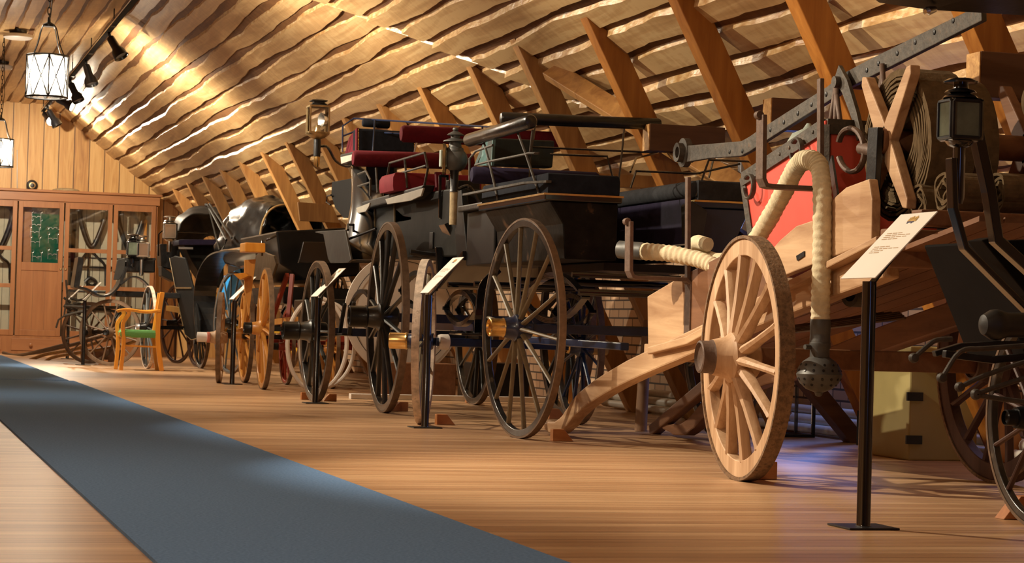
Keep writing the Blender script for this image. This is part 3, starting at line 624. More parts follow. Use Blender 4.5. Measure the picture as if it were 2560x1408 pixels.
def info_stand(px, py, label, h=.932, flip=1):
    g = AZ(px, py, 0); x, y = g.x, g.y
    t = empty('info_stand', (x, y, 0), label, 'information stand', 'information stands along the aisle')
    MB().bb((x-.1, y-.1, .001), (x+.1, y+.1, .008)).build('base_plate', 'black_iron', t, bev=.002)
    MB().lathe((x, y, .008), (0, 0, 1), [(.028, 0), (.026, .004), (.026, h-.03)], 28).build('pole', 'black_gloss', t)
    # sloping plate: low edge to the aisle, the long edge leaning up to the right
    th = math.radians(46); u = Vector((0, -1, 0)); w_ = Vector((math.cos(th), 0, math.sin(th))); n_ = u.cross(w_); n_ = n_ if n_.x < 0 else -n_
    o = Vector((x-.035, y+.03, h-.01)); A, B_ = .30, .35
    P = [o+u*(-A/2)+w_*0, o+u*(A/2), o+u*(A/2)+w_*B_, o+u*(-A/2)+w_*B_]
    pl = MB().prism(P, -n_*.004).build('label_plate', 'label_white', t)
    MB().bar(Vector((x, y, h-.04)), Vector((x+.10, y, h+.085)), .05, .006, (0, 1, 0)).build('bracket', 'black_iron', t)
    rnd = random.Random(int(px)); mb = MB()
    def mark(a0, a1, b0, b1, mb_=mb, lift=.0006): mb_.prism([o+u*(-A/2+A*q)+w_*(B_*r_)+n_*lift for q, r_ in ((a0, b0), (a1, b0), (a1, b1), (a0, b1))], n_*.0004)
    for r0, lens in ((.685, (.17, .15, .14)), (.655, (.2, .17, .24, .13)), (.625, (.24, .13, .17, .13)), (.595, (.18, .13, .16)), (.475, (.17, .16, .14)), (.445, (.2, .1, .15, .13, .17)), (.415, (.07, .2, .08)), (.385, (.13, .18))):
        q = .14
        for l in lens: 
            if q+l*.8 < .93: mark(q, q+l*.8, r0, r0+.011)
            q += l*.8+.03
    mb.build('printed_lines', 'label_ink', pl)
    mb = MB()
    for i in range(7): mark(.40+.035*i, .425+.035*i, .885, .93+.01*(i % 3), mb, .001)
    mark(.40, .64, .865, .90, mb, .001); mb.build('printed_emblem', 'label_gold', pl)
    mb = MB(); mark(.42, .60, .850, .868, mb, .001); mark(.43, .46, .835, .852, mb, .001); mark(.54, .57, .835, .852, mb, .001); mb.build('printed_emblem', 'label_navy', pl)
    return t

def spring(tt, c, L_, H, mat='black_gloss', dirv=(0, 1, 0)):
    mb = MB(); ell_spring(mb, c, L_, H, .045, dirv); return mb.build('elliptic_spring', mat, tt)
# ---------------- the wooden two-wheeled fire pump cart ----------------
t = empty('pump_cart', (4.6, 9.84, 0), 'raw wooden two-wheeled fire pump cart with a red tub and iron lever', 'cart')
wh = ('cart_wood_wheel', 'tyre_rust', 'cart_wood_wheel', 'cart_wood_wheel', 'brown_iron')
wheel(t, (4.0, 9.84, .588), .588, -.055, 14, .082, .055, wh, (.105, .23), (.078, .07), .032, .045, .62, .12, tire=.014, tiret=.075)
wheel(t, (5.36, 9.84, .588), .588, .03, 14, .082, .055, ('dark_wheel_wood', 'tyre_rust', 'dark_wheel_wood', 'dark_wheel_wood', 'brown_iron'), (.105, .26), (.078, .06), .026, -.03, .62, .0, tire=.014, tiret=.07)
MB().bar((4.05, 9.84, .59), (5.32, 9.84, .59), .09, .10).build('axle', 'cart_brown', t, bev=.008)
# shafts: upturned tips on the floor, running back under the bed
def shaft(xs, mat, dz):
    pts = [(14.02, .05), (13.82, .035), (13.62, .05), (13.45, .11), (13.25, .205), (12.9, .31), (12.3, .445), (11.5, .59-dz), (10.9, .70-dz), (10.2, .82-dz), (9.5, .93-dz), (8.95, 1.01-dz)]
    w_ = [.05, .075, .09, .105, .12, .125, .13, .135, .14, .14, .13, .12]
    P = bez([(xs+.05*(14-y)/6, y, z+.02) for y, z in pts], 3); W = [w_[min(11, int(i/3))] for i in range(len(P))]
    return MB().strip(P, .085, W, (1, 0, 0)).build('shaft', mat, t, bev=.01)
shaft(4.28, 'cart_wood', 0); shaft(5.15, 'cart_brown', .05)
# bed: rails, floor and side boards
def sidepoly(pp, x, th, name, mat, bev=.006):
    return MB().prism([AX(a, b_, x) for a, b_ in pp], (th, 0, 0)).build(name, mat, t, bev=bev)
sidepoly([(1618, 741), (1704, 690), (1716, 858), (1620, 884)], 4.28, .035, 'side_board', 'cart_wood')
sidepoly([(1618, 886), (1716, 861), (1960, 726), (2190, 607), (2190, 590), (1960, 706), (1712, 842), (1618, 868)], 4.22, .07, 'bed_rail', 'cart_wood')
sidepoly([(1704, 690), (1800, 640), (1880, 640), (1960, 706), (1716, 858)], 4.29, .03, 'side_board', 'cart_brown')
sidepoly([(1925, 703), (1915, 640), (1950, 600), (1990, 565), (2040, 548), (2090, 490), (2115, 468), (2172, 447), (2180, 500), (2178, 606), (2060, 650)], 4.26, .045, 'cheek_board', 'cart_wood')
sidepoly([(1990, 640), (2010, 628), (2010, 640), (1992, 652)], 4.253, .01, 'slot', 'black_iron', 0)
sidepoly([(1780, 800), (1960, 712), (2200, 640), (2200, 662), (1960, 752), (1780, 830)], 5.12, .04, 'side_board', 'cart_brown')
mb = MB()
for i in range(7): mb.prism([(4.3+.118*i, 12.05, .60), (4.41+.118*i, 12.05, .60), (4.41+.118*i, 8.1, 1.19), (4.3+.118*i, 8.1, 1.19)], (0, 0, .022))
mb.build('bed_floor', 'cart_brown', t)
MB().bar((4.24, 8.85, 1.10), (5.2, 8.85, 1.10), .10, .17).build('cross_beam', 'cart_brown', t, bev=.008)
MB().bar((4.24, 8.55, 1.22), (5.2, 8.55, 1.22), .10, .07).build('cross_beam', 'cart_brown', t, bev=.008)
MB().bar((4.28, 12.05, .58), (5.15, 12.05, .58), .09, .1).build('cross_beam', 'cart_wood', t, bev=.008)
MB().prism([(4.95, 8.55, .78), (5.25, 8.55, .78), (5.25, 8.5, 1.3), (4.95, 8.5, 1.3)], (0, .05, 0)).build('tail_board', 'cart_brown', t, bev=.004)
# prop foot dangling at the front corner and stout stay
mb = MB().bar((5.0, 12.2, .62), (5.15, 14.3, .02), .07, .08); mb.build('prop', 'cart_brown', t, bev=.01)
# red tub (tilted with the bed)
y0, y1, xa, xb = 9.98, 11.02, 4.45, 5.12
TL = [AX(1859, 436, xa), AX(2056, 303, xa)]; zt0, zt1 = TL[0].z, TL[1].z
bl0, bl1 = Vector((xa+.03, 10.86, 1.02)), Vector((xa+.03, y0+.04, 1.12))
mb = MB(); A = [Vector((xa, y1, zt0)), Vector((xa, y0, zt1)), Vector((xb, y0, zt1)), Vector((xb, y1, zt0))]
Bq = [bl0, bl1, Vector((xb-.03, y0+.04, 1.12)), Vector((xb-.03, 10.86, 1.02))]
mb.add(A+Bq, [(0,1,5,4), (1,2,6,5), (2,3,7,6), (3,0,4,7), (4,5,6,7)])
tub = mb.build('tub', 'red_paint', t, solid=.03)
mb = MB()
for i in range(4): mb.bar(A[i]+Vector((0, 0, -.03)), A[(i+1) % 4]+Vector((0, 0, -.03)), .045, .075)
for i in range(4): mb.bar(A[i]+Vector((0, 0, -.02)), Bq[i], .045, .045)
mb.bar(A[0].lerp(A[1], .42), Bq[0].lerp(Bq[1], .42), .045, .012, (0, 1, 0)); mb.bar(A[0].lerp(A[1], .04), Bq[0].lerp(Bq[1], .06), .045, .012, (0, 1, 0)); mb.build('iron_bands', 'old_iron', tub)
mb = MB()
for f in (.08, .2, .32, .5, .62, .75, .9): q = A[0].lerp(A[1], f); mb.lathe(q+Vector((-.022, 0, -.03)), (-1, 0, 0), [(.011, 0), (.009, .006), (.002, .009)], 8)
mb.build('rivets', 'old_iron', tub)
for px, py in ((1992, 378), (1873, 467)):
    c = AX(px, py, xa-.05); MB().tube([c+Vector((0, .062*math.cos(q), .062*math.sin(q))) for q in [PI*.25+i*2*PI*.86/20 for i in range(21)]], .016, 8, side=(1, 0, 0), flat=.5).build('scroll_hook', 'old_iron', tub)
# pump dome inside the tub, lever with forks and pins
MB().lathe((4.68, 10.72, 1.35), (0, 0, 1), [(.13, 0), (.13, .28), (.12, .36), (.085, .42), (.03, .445), (.02, .46), (.01, .475)], 32).build('pump_dome', 'pale_green_metal', t)
LX = 4.65
P = [(1722, 385), (1780, 378), (1858, 372), (1880, 360), (1900, 346), (1985, 292), (2074, 236), (2120, 202), (2170, 176), (2300, 111), (2460, 32)]
pts = [AX(a, b_, LX) for a, b_ in P]; lv = MB().strip(pts, .028, [.10, .085, .085, .085, .085, .082, .08, .088, .09, .085, .075], (1, 0, 0)).build('lever', 'old_iron', t, bev=.004)
c = AX(1712, 382, LX); MB().lathe(c, (1, 0, 0), [(.042, -.05), (.066, -.05), (.066, .03), (.09, .03), (.09, .0), (.042, .4)][:0]+[(.034, -.05), (.058, -.055), (.058, -.02), (.088, -.018), (.088, .02), (.058, .022), (.058, .05), (.034, .05)], 36, closed=True).build('lever_eye', 'old_iron', lv)
mb = MB()
for px, py in ((1830, 380), (1862, 378), (1932, 325), (1966, 306), (2001, 284), (2035, 262), (2060, 246), (2072, 236), (2174, 176), (2203, 159), (2250, 134), (2295, 106), (2343, 81), (2390, 52)):
    q = AX(px, py, LX); mb.lathe(q+Vector((-.012, 0, 0)), (-1, 0, 0), [(.013, 0), (.013, .006), (.004, .008)], 8)
mb.build('bolts', 'black_iron', lv)
# upright forks carrying the lever
for xx in (LX-.05, LX+.10): MB().strip([AX(2095, 182, LX-.05), AX(2115, 215, LX-.05), AX(2140, 290, LX-.05), AX(2152, 345, LX-.05)] if xx < LX else [v_+Vector((.16, 0, 0)) for v_ in [AX(2095, 182, LX-.05), AX(2115, 215, LX-.05), AX(2140, 290, LX-.05), AX(2152, 345, LX-.05)]], .022, [.09, .08, .06, .06], (1, 0, 0)).build('lever_fork', 'old_iron', t, bev=.003)
MB().tube([AX(2084, 205, LX-.09), AX(2084, 205, LX-.09)+Vector((.28, 0, 0))], .03, 14).build('lever_pin', 'old_iron', t)
for a_, b_ in (((2088, 210), (2110, 305)), ((2090, 215), (2070, 300)), ((2092, 220), (2088, 300)), ((2205, 160), (2218, 262)), ((2205, 190), (2190, 290))): MB().tube([AX(*a_, LX-.03), AX(*b_, LX-.02)+Vector((0, 0, -.12))], .014, 8).build('piston_rod', 'brown_iron', t)
MB().lathe(AX(2200, 290, 4.75)+Vector((0, 0, -.12)), (0, 0, 1), [(.05, 0), (.05, .05), (.03, .06), (.045, .09), (.03, .13), (.005, .14)], 18).build('valve_cap', 'pale_green_metal', t)
# iron cradles for the suction hose
def cradle(y, xo, zo, wd, lh, rh, leg):
    P = [(xo, y, zo+lh), (xo+.005, y, zo+.03), (xo+.02, y, zo), (xo+.05, y, zo-.005), (xo+wd-.03, y, zo-.005), (xo+wd, y, zo-.03)]+[(xo+wd, y, zo-leg)]
    mb = MB().strip(P, .085, .022, (0, 1, 0)); mb.bar((xo+wd-.01, y, zo-.03), (xo+wd-.025, y, zo+rh), .04, .022, (0, 1, 0))
    mb.tube([(xo-.015, y-.02, zo+lh), (xo-.015, y+.02, zo+lh)], .02, 10)
    return mb.build('hose_cradle', 'brown_iron', t, bev=.003)
cradle(11.4, 3.93, 1.0, .36, .30, .56, .35)
cradle(9.62, 3.96, 1.405, .32, .33, .52, .42)
mb = MB(); 
# oval iron ring on the tub corner
c = AX(2128, 375, 4.40)
mb.tube([c+Vector((0, .145*math.cos(q)+.03*math.sin(q), .105*math.sin(q))) for q in [.5+i*2*PI*.88/30 for i in range(31)]], .017, 8, side=(1, 0, 0), flat=.75); mb.tube([c+Vector((0, -.11, .0)), c+Vector((.02, -.22, -.02))], .03, 10)
mb.build('iron_loop', 'brown_iron', t)
MB().strip([AX(2078, 400, 4.43), AX(2092, 500, 4.30), AX(2100, 620, 4.28), AX(2106, 645, 4.28)], .012, .05, (1, 0, 0)).build('side_strap', 'black_iron', t)
# front board, brush bundle, step irons
mb = MB()
for i in range(16): mb.tube([(4.5+.004*i, 10.4+.02*i, .72+.006*(i % 5)), (4.62+.004*i, 9.4+.03*i, .80+.008*(i % 4))], .007, 5)
mb.build('rod_bundle', 'stick_dark', t)
MB().lathe((4.42, 9.55, .92), (-1, -.2, 0), [(.05, -.05), (.075, -.05), (.075, .02), (.05, .02)], 24, closed=True).build('side_socket', 'old_iron', t)
# hose reel: two crossed-arm ends and drum
RY, RZ = 9.16, 1.60
rl = MB().lathe((4.35, RY, RZ), (1, 0, 0), [(.06, 0), (.06, .72)], 20).build('hose_reel', 'cart_brown', t)
for xx in (4.37, 5.08):
    for q, L_ in ((math.radians(128), .375), (math.radians(52), .38)):
        d = Vector((0, -math.cos(q), math.sin(q)))
        mb = MB(); n_ = Vector((0, -d.z, d.y)); P = []
        for s_, w_ in ((-1, .045), (1, .045)): pass
        P = [d*(-L_)-n_*.03, d*(-L_-.03), d*(-L_)+n_*.03, d*(-.1)+n_*.05, d*.1+n_*.05, d*L_+n_*.03, d*(L_+.03), d*L_-n_*.03, d*.1-n_*.05, d*(-.1)-n_*.05]
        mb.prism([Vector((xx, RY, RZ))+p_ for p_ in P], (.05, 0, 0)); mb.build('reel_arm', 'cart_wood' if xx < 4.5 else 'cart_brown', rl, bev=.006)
MB().bar((4.33, RY, RZ+.06), (4.33, RY+.03, 1.1), .03, .10, (1, 0, 0)).build('reel_post', 'black_iron', t, bev=.004)
MB().bar((5.15, RY, RZ+.06), (5.15, RY, 1.1), .03, .10, (1, 0, 0)).build('reel_post', 'black_iron', t, bev=.004)
# flat canvas fire hose wound on the reel (loose turns)
t2 = empty('fire_hose', (4.75, RY, 1.3), 'brown flat canvas fire hose wound in loose turns on the reel', 'hose', 'canvas fire hoses on the cart')
def coil(tt, x0, x1, r0, r1, cy, cz, turns, ph, mat, nm='hose_turns'):
    rnd = random.Random(int(ph*100)); mb = MB(); pts = []
    M_ = turns*26
    for i in range(M_+1):
        q = ph+2*PI*i/26; f = i/M_; r = r0+(r1-r0)*f+.012*math.sin(q*1.0+f*9)+rnd.uniform(-.002, .002)
        pts.append(Vector((0, cy+r*math.cos(q), cz+r*1.02*math.sin(q))))
    mb.strip([p+Vector((((x0+x1)/2)+.006*math.sin(i*.7), 0, 0)) for i, p in enumerate(pts)], x1-x0, .0125, (1, 0, 0))
    return mb.build(nm, mat, tt)
coil(t2, 4.44, 4.66, .15, .345, RY, RZ, 13, .3, 'canvas_brown'); coil(t2, 4.68, 4.80, .15, .31, RY, RZ, 10, 1.3, 'canvas_brown')
mb = MB().strip(bez([(4.56, RY-.24, RZ+.22), (4.56, RY-.30, RZ+.02), (4.54, RY-.2, RZ-.16), (4.52, RY-.02, RZ-.12), (4.52, RY+.04, RZ+.02), (4.54, RY-.12, RZ+.10)], 6), .16, .01, (1, 0, 0)); mb.build('hose_end', 'canvas_brown', t2)
t3 = empty('fire_hose', (4.75, 8.62, 1.26), 'dark fire hose rolled flat below the reel behind the nearest label', 'hose', 'canvas fire hoses on the cart')
coil(t3, 4.42, 4.60, .03, .075, 8.66, 1.35, 4, .3, 'canvas_brown', 'hose_roll'); coil(t3, 4.68, 4.86, .03, .08, 8.66, 1.355, 4, .8, 'canvas_brown', 'hose_roll'); coil(t3, 4.42, 4.7, .03, .09, 8.9, 1.30, 4, .3, 'canvas_brown', 'hose_roll')
t4 = empty('fire_hose', (5.0, 8.0, .8), 'brown canvas fire hose hanging in a flat loop at the right edge', 'hose', 'canvas fire hoses on the cart')
MB().strip(bez([(4.62, 8.1, 1.66), (4.66, 8.0, 1.72), (4.72, 7.9, 1.66), (4.73, 7.88, 1.3), (4.72, 7.9, .80)], 6), .012, .14, (1, 0, 0)).build('hose_loop', 'canvas_brown', t4)
MB().lathe((4.62, 8.2, 1.70), (.2, -1, 0), [(.03, 0), (.1, .0), (.11, .03), (.1, .06), (.03, .06)], 24).build('hose_roll', 'canvas_brown', t4)
# suction hose wound in cord, with brass coupling and strainer
t5 = empty('suction_hose', (4.15, 9.6, .5), 'canvas-wrapped suction hose with a pierced strainer, hung over iron cradles', 'hose')
hp = [AY(1600, 628, 11.5), AY(1680, 635, 11.35), AY(1755, 652, 11.2), AY(1810, 672, 11.05), AY(1860, 640, 10.75), AY(1915, 560, 10.3), AY(1960, 478, 9.95), AY(1990, 420, 9.72), AY(2015, 400, 9.62), AY(2045, 412, 9.55), AY(2055, 470, 9.5), AY(2056, 600, 9.48), AY(2052, 720, 9.46), AY(2051, 815, 9.46)]
pts = bez(hp, 30); rr = []
for i, p in enumerate(pts): rr.append(.0455+.0020*math.sin(i*1.25)+.003*noise.noise(p*7)+.002*noise.noise(p*22)+(.003 if 225 < i < 275 else 0))
MB().tube(pts, rr, 16).build('wrapped_tube', 'canvas', t5)
e = pts[-1]
MB().lathe(e+Vector((0, 0, .03)), (0, 0, -1), [(.047, 0), (.048, .02), (.048, .06), (.047, .062), (.047, .08), (.048, .082), (.048, .11)], 24).build('binding', 'pewter', t5)
st = MB().lathe(e+Vector((0, 0, -.07)), (0, 0, -1), [(.04, 0), (.05, .01), (.05, .03), (.045, .04), (.046, .075), (.075, .095), (.098, .125), (.105, .15), (.108, .155), (.105, .165), (.092, .195), (.06, .225), (.02, .24), (.015, .255), (.003, .26)], 36).build('strainer', 'pewter', t5)
mb = MB()
for rr_, zz, n_ in ((.088, -.112, 12), (.101, -.137, 14), (.1, -.178, 14), (.083, -.204, 11)):
    for k in range(n_):
        q = 2*PI*k/n_+(rr_*40); nn_ = Vector((math.cos(q), math.sin(q), .5 if zz > -.15 else -.5)).normalized()
        mb.lathe(e+Vector((rr_*math.cos(q), rr_*math.sin(q), -.07+zz))-nn_*.004, nn_, [(.0065, 0), (.0065, .0065)], 8)
mb.build('holes', 'black_iron', st)
MB().tube([e+Vector((-.04, 0, -.10)), e+Vector((-.08, -.01, -.10))], .012, 10).build('lug', 'pewter', st)
d0 = (pts[0]-pts[6]).normalized(); MB().lathe(pts[0]-d0*.02, d0, [(.048, 0), (.05, .02), (.05, .07), (.055, .08), (.055, .10), (.05, .115), (.05, .15)], 20).build('coupling', 'pewter', t5)
t6 = empty('suction_hose', (4.35, 11.0, .95), 'short pale hose end resting behind the top of the big wooden wheel', 'hose')
MB().tube(bez([AY(1770, 612, 11.4), AY(1742, 606, 11.5), AY(1738, 624, 11.55), AY(1790, 650, 11.4), AY(1850, 640, 11.2)], 6), .04, 14).build('wrapped_tube', 'canvas', t6)
chock(1905, 1200, 'dark wooden chock just right of the big wooden cart wheel', 1.05, 1)
chock(1408, 1104, 'wooden chock under the tip of the cart shaft', .9, -1)
chock(2556, 1300, 'wooden chock at the right edge of the picture', 1.1, 1)
chock(1395, 1048, 'light wooden chock standing between the shaft tip and the black carriage', .95, -1)
# second shaft prop, trestle
mb = MB().tube([(5.16, 14.6, 0), (5.18, 14.62, .42), (5.21, 14.64, .78)], [.045, .042, .035], 10); tag(mb.build('wooden_post', 'broken_wood'), 'round wooden prop standing on the floor right of the black wheel', 'post')
info_stand(2158, 1320, 'nearest tall black stand with a readable white label plate, right foreground')
info_stand(1062, 1070, 'black stand in front of the cream-rimmed edge-on wheel')
info_stand(788, 1009, 'black stand in front of the smaller black wheel, third from the right')
info_stand(580, 961, 'black stand in front of the orange dog cart')
info_stand(207, 913, 'black stand in front of the old brown-wheeled carriage, by the armchair')
info_stand(168, 897, 'farthest black stand, half hidden by the one before the old carriage')
# ---------------- things in the dark corner on the right ----------------
t = empty('cream_box', (6.0, 11.7, 0), 'cream painted box with black hinges standing in the dark behind the cart', 'box')
MB().bb((5.74, 11.6, .0), (6.18, 12.2, .54)).build('body', 'cream_paint', t, bev=.01)
MB().bb((5.74, 11.6, .545), (6.18, 12.2, .66)).build('lid', 'cream_paint', t, bev=.01)
for z in (.12, .37, .60): MB().bb((5.72, 11.585, z-.025), (5.82, 11.6, z+.025)).build('hinge', 'black_iron', t)
mb = MB(); x0, x1, y, z1 = 6.18, 6.42, 12.95, .56
for a_, c_ in (((x0, y, 0), (x0, y, z1)), ((x1, y, 0), (x1, y, z1)), ((x0, y, .015), (x1, y, .015)), ((x0, y, z1), (x1, y, z1))): mb.bar(a_, c_, .03, .03, (0, 1, 0))
for a_, c_ in (((x0, y+.25, 0), (x0, y+.25, z1)), ((x1, y+.25, 0), (x1, y+.25, z1)), ((x0, y, z1), (x0, y+.25, z1)), ((x1, y, z1), (x1, y+.25, z1))): mb.bar(a_, c_, .03, .03, (0, 1, 0) if a_[1] == c_[1] else None)
tag(mb.build('metal_frame', 'black_iron'), 'open black metal frame on the floor beside the cream box', 'frame')
t = empty('glass_case', (6.05, 14.3, 0), 'small black framed glass case behind the big wooden wheel', 'display case')
mb = MB(); lo, hi = Vector((5.95, 14.1, 0)), Vector((6.25, 14.4, .5))
for xx in (lo.x, hi.x):
    for yy in (lo.y, hi.y): mb.bar((xx, yy, 0), (xx, yy, .5), .02, .02, (1, 0, 0))
for zz in (.01, .5): 
    mb.bar((lo.x, lo.y, zz), (hi.x, lo.y, zz), .02, .02); mb.bar((lo.x, hi.y, zz), (hi.x, hi.y, zz), .02, .02); mb.bar((lo.x, lo.y, zz), (lo.x, hi.y, zz), .02, .02); mb.bar((hi.x, lo.y, zz), (hi.x, hi.y, zz), .02, .02)
mb.build('frame', 'black_iron', t); MB().bb(lo+Vector((.01, .01, .02)), Vector((hi.x-.01, lo.y+.014, .49))).build('pane', 'clear_glass', t)
for i, (a_, b_) in enumerate((((5.75, 13.4, .55), (6.3, 13.5, .0)), ((6.0, 16.2, .6), (6.4, 16.3, .0)))):
    tag(MB().bar(a_, b_, .14, .10, (0, 1, 0)).build('plank', 'beam_dark', bev=.004), ['dark plank leaning in the corner right of the strainer', 'dark plank leaning against the bricks left of the wooden wheel'][i], 'plank')
# ---------------- the dark carriage at the right edge ----------------
t = empty('black_carriage', (4.3, 7.4, 0), 'dark black carriage cut by the right edge, with a square lamp on its bracket', 'carriage')
wheel(t, (4.19, 7.35, .42), .42, 0, 12, .032, .03, ('rim_black', 'tyre_worn', 'dark_wheel_wood', 'black_paint', 'black_paint'), (.05, .18), (.03, .05), .013, .02, .7, .2)
wheel(t, (5.3, 7.35, .42), .42, 0, 12, .032, .03, ('rim_black', 'tyre_worn', 'dark_wheel_wood', 'black_paint', 'black_paint'), (.05, .18), (.03, .05), .013, .02, .7, .2)
MB().bar((4.2, 7.35, .42), (5.3, 7.35, .42), .05, .05).build('axle', 'black_iron', t)
# canopy roof with a little reflector
MB().prism([AY(2178, -60, 7.6), AY(2182, -2, 7.6), AY(2195, 8, 7.6), AY(2320, 26, 7.6), AY(2600, 42, 7.6), AY(2760, 42, 7.6), AY(2760, -60, 7.6)], (.25, -1.2, .08)).build('canopy', 'black_iron', t, bev=.01)
MB().lathe(AY(2325, 26, 7.5), (-1, -.5, -.3), [(.012, -.03), (.016, 0), (.018, .02), (.008, .03)], 12).build('reflector', 'silver', t)
MB().tube([AY(2760, 40, 6.9), (4.25, 7.1, 1.2), (4.25, 7.1, .9)], .02, 8).build('canopy_post', 'black_iron', t)
mb = MB()
mb.strip([AY(2378, 395, 7.0), AY(2382, 520, 7.0), AY(2410, 620, 7.0), AY(2520, 730, 7.0), AY(2640, 850, 7.0)], .05, .022, (0, 1, 0)); mb.strip([AY(2440, 330, 7.1), AY(2472, 480, 7.1), AY(2490, 600, 7.1), AY(2600, 700, 7.1)], .05, .04, (0, 1, 0))
mb.build('lamp_bracket', 'black_gloss', t, bev=.004)
MB().prism([AY(2455, 600, 7.3), AY(2490, 592, 7.3), AY(2700, 800, 7.3), AY(2700, 860, 7.3), AY(2570, 740, 7.3)], (0, .12, 0)).build('dash', 'deep_black', t, bev=.006)
MB().prism([AY(2520, 600, 7.4), AY(2760, 590, 7.4), AY(2760, 900, 7.4), AY(2640, 900, 7.4)], (0, .7, 0)).build('body', 'deep_black', t, bev=.01)
MB().lathe(AY(2458, 812, 6.9), (1, 0, .02), [(.01, -.008), (.035, 0), (.052, .03), (.055, .05), (.05, .07), (.044, .09), (.044, .5)], 24).build('pole_end', 'dusty_leather', t)
mb = MB()
mb.strip([AY(2335, 885, 6.9), AY(2400, 865, 6.9), AY(2500, 860, 6.9), AY(2700, 860, 6.9)], .03, .02, (0, 1, 0)); mb.strip([AY(2360, 885, 6.8), AY(2480, 900, 6.8), AY(2700, 880, 6.8)], .03, .025, (0, 1, 0))
mb.build('splinter_bar', 'black_iron', t, bev=.003)
for P in ([(2355, 945), (2400, 880), (2460, 872), (2600, 862)], [(2400, 968), (2460, 940), (2580, 900), (2640, 890)], [(2440, 985), (2500, 965), (2580, 940), (2640, 925)], [(2440, 988), (2520, 1000), (2640, 1015)], [(2285, 895), (2325, 860), (2345, 850), (2380, 848)]):
    mb = MB().tube(bez([AY(a_, b_, 6.75) for a_, b_ in P], 4), .009, 8); q = AY(*P[0], 6.75); mb.lathe(q+Vector((0, .015, 0)), (0, -1, 0), [(.004, 0), (.016, .004), (.018, .015), (.014, .026), (.004, .03)], 12).build('trace_iron', 'old_iron', t)
q = AY(2400, 300, 7.0); l_ = coach_lamp((q.x, q.y, q.z), .19, 'dark square carriage lamp with thick glass at the upper right', 'box', .22, 'black', 'black_gloss')
l_.parent = None
# ---------------- the black wagonette with open benches ----------------
t = empty('wagonette', (4.7, 14.2, 0), 'black wagonette with side benches, high black rail and brass-capped wheels', 'carriage')
wB = ('rim_black', 'tyre_worn', 'spoke_brown', 'blue_paint', 'brass')
wheel(t, (3.93, 13.42, .70), .70, .075, 14, .042, .04, wB, (.075, .19), (.058, .10), .0165, .03, .65, .1, tire=.012)
wheel(t, (5.32, 13.42, .70), .70, .03, 14, .042, .04, wB, (.075, .19), (.058, .10), .0165, -.03, .65, .1)
wheel(t, (3.72, 15.18, .585), .585, -.345, 12, .038, .05, ('tyre_cream', 'tyre_cream', 'spoke_brown', 'blue_paint', 'brass'), (.065, .19), (.058, .13), .015, .02, .65, .1)
w2 = wheel(t, (4.98, 15.5, .575), .575, -.02, 12, .036, .04, ('rim_black', 'tyre_worn', 'spoke_blue', 'blue_paint', 'brass'), (.065, .19), (.05, .02), .015, -.02, .65, .25)
MB().lathe((5.05, 15.5, .575), (1, 0, 0), [(.055, 0), (.058, .05), (.06, .14), (.05, .15)], 24).build('hub_cap', 'dull_brass', w2)
MB().lathe((3.83, 15.2, .585), (1, .1, 0), [(.05, 0), (.056, .02), (.056, .07), (.05, .075)], 24).build('inner_hub_band', 'white_board', t)
MB().bar((3.98, 13.42, .70), (5.28, 13.42, .70), .05, .06).build('rear_axle', 'blue_paint', t, bev=.006)
MB().bar((3.8, 15.2, .585), (4.95, 15.5, .575), .05, .06).build('front_axle', 'blue_paint', t, bev=.006)
MB().bar((4.62, 13.42, .60), (4.45, 15.3, .62), .06, .05).build('perch', 'blue_paint', t, bev=.006)
spring(t, (4.15, 13.5, .90), 1.35, .32); spring(t, (5.12, 13.5, .90), 1.35, .32); spring(t, (4.02, 15.3, .83), .9, .26); spring(t, (4.86, 15.3, .83), .9, .26)
for a_, b_, r_ in (((4.1, 12.8, .93), (5.2, 12.8, .93), .022), ((4.1, 12.95, 1.04), (5.2, 12.95, 1.04), .018), ((4.1, 14.25, 1.02), (5.2, 14.25, 1.02), .024), ((4.0, 14.9, 1.0), (4.9, 14.95, 1.0), .02), ((3.95, 15.45, 1.0), (4.95, 15.5, 1.0), .02)): MB().tube([a_, b_], r_, 10).build('cross_bar', 'black_gloss', t)
# step irons in front of the axle
for yy, xx in ((14.55, 3.98),):
    mb = MB(); mb.strip(bez([(xx+.1, yy, 1.1), (xx-.02, yy-.02, .98), (xx-.05, yy-.05, .78), (xx-.04, yy, .66)], 5), .02, .05, (0, 1, 0)); mb.bb((xx-.2, yy-.18, .64), (xx+.02, yy+.16, .655)); mb.build('step', 'black_gloss', t, bev=.003)
# body: left and right bench boxes with the footwell between
yR, yFr = 13.12, 14.66
xl, xli, xri, xr_ = 3.995, 4.445, 4.975, 5.42
def bench(x0, x1, inner, nm, mat, low):
    mb = MB()
    if inner > 0: P = [(x0, yR, 1.50), (x1, yR, 1.50), (x1, yR, 1.14), (x0+.11, yR, 1.14), (x0+.09, yR, 1.36)]
    else: P = [(x0, yR, 1.50), (x1, yR, 1.50), (x1-.10, yR, 1.46), (x1-.22, yR, 1.20), (x0+.03, yR, 1.16)]
    mb.prism(P, (0, yFr-yR, 0)); return mb.build(nm, mat, t, bev=.008)
bench(xl, xli, 1, 'bench_box', 'worn_paint', 1.14); bench(xri, xr_, -1, 'bench_box', 'blue_paint', 1.16)
MB().bb((xli-.05, yR+.1, 1.08), (xri+.05, yFr, 1.13)).build('footwell', 'black_paint', t)
MB().bb((xli, yFr-.04, 1.13), (xri, yFr, 1.62)).build('front_panel', 'black_paint', t)
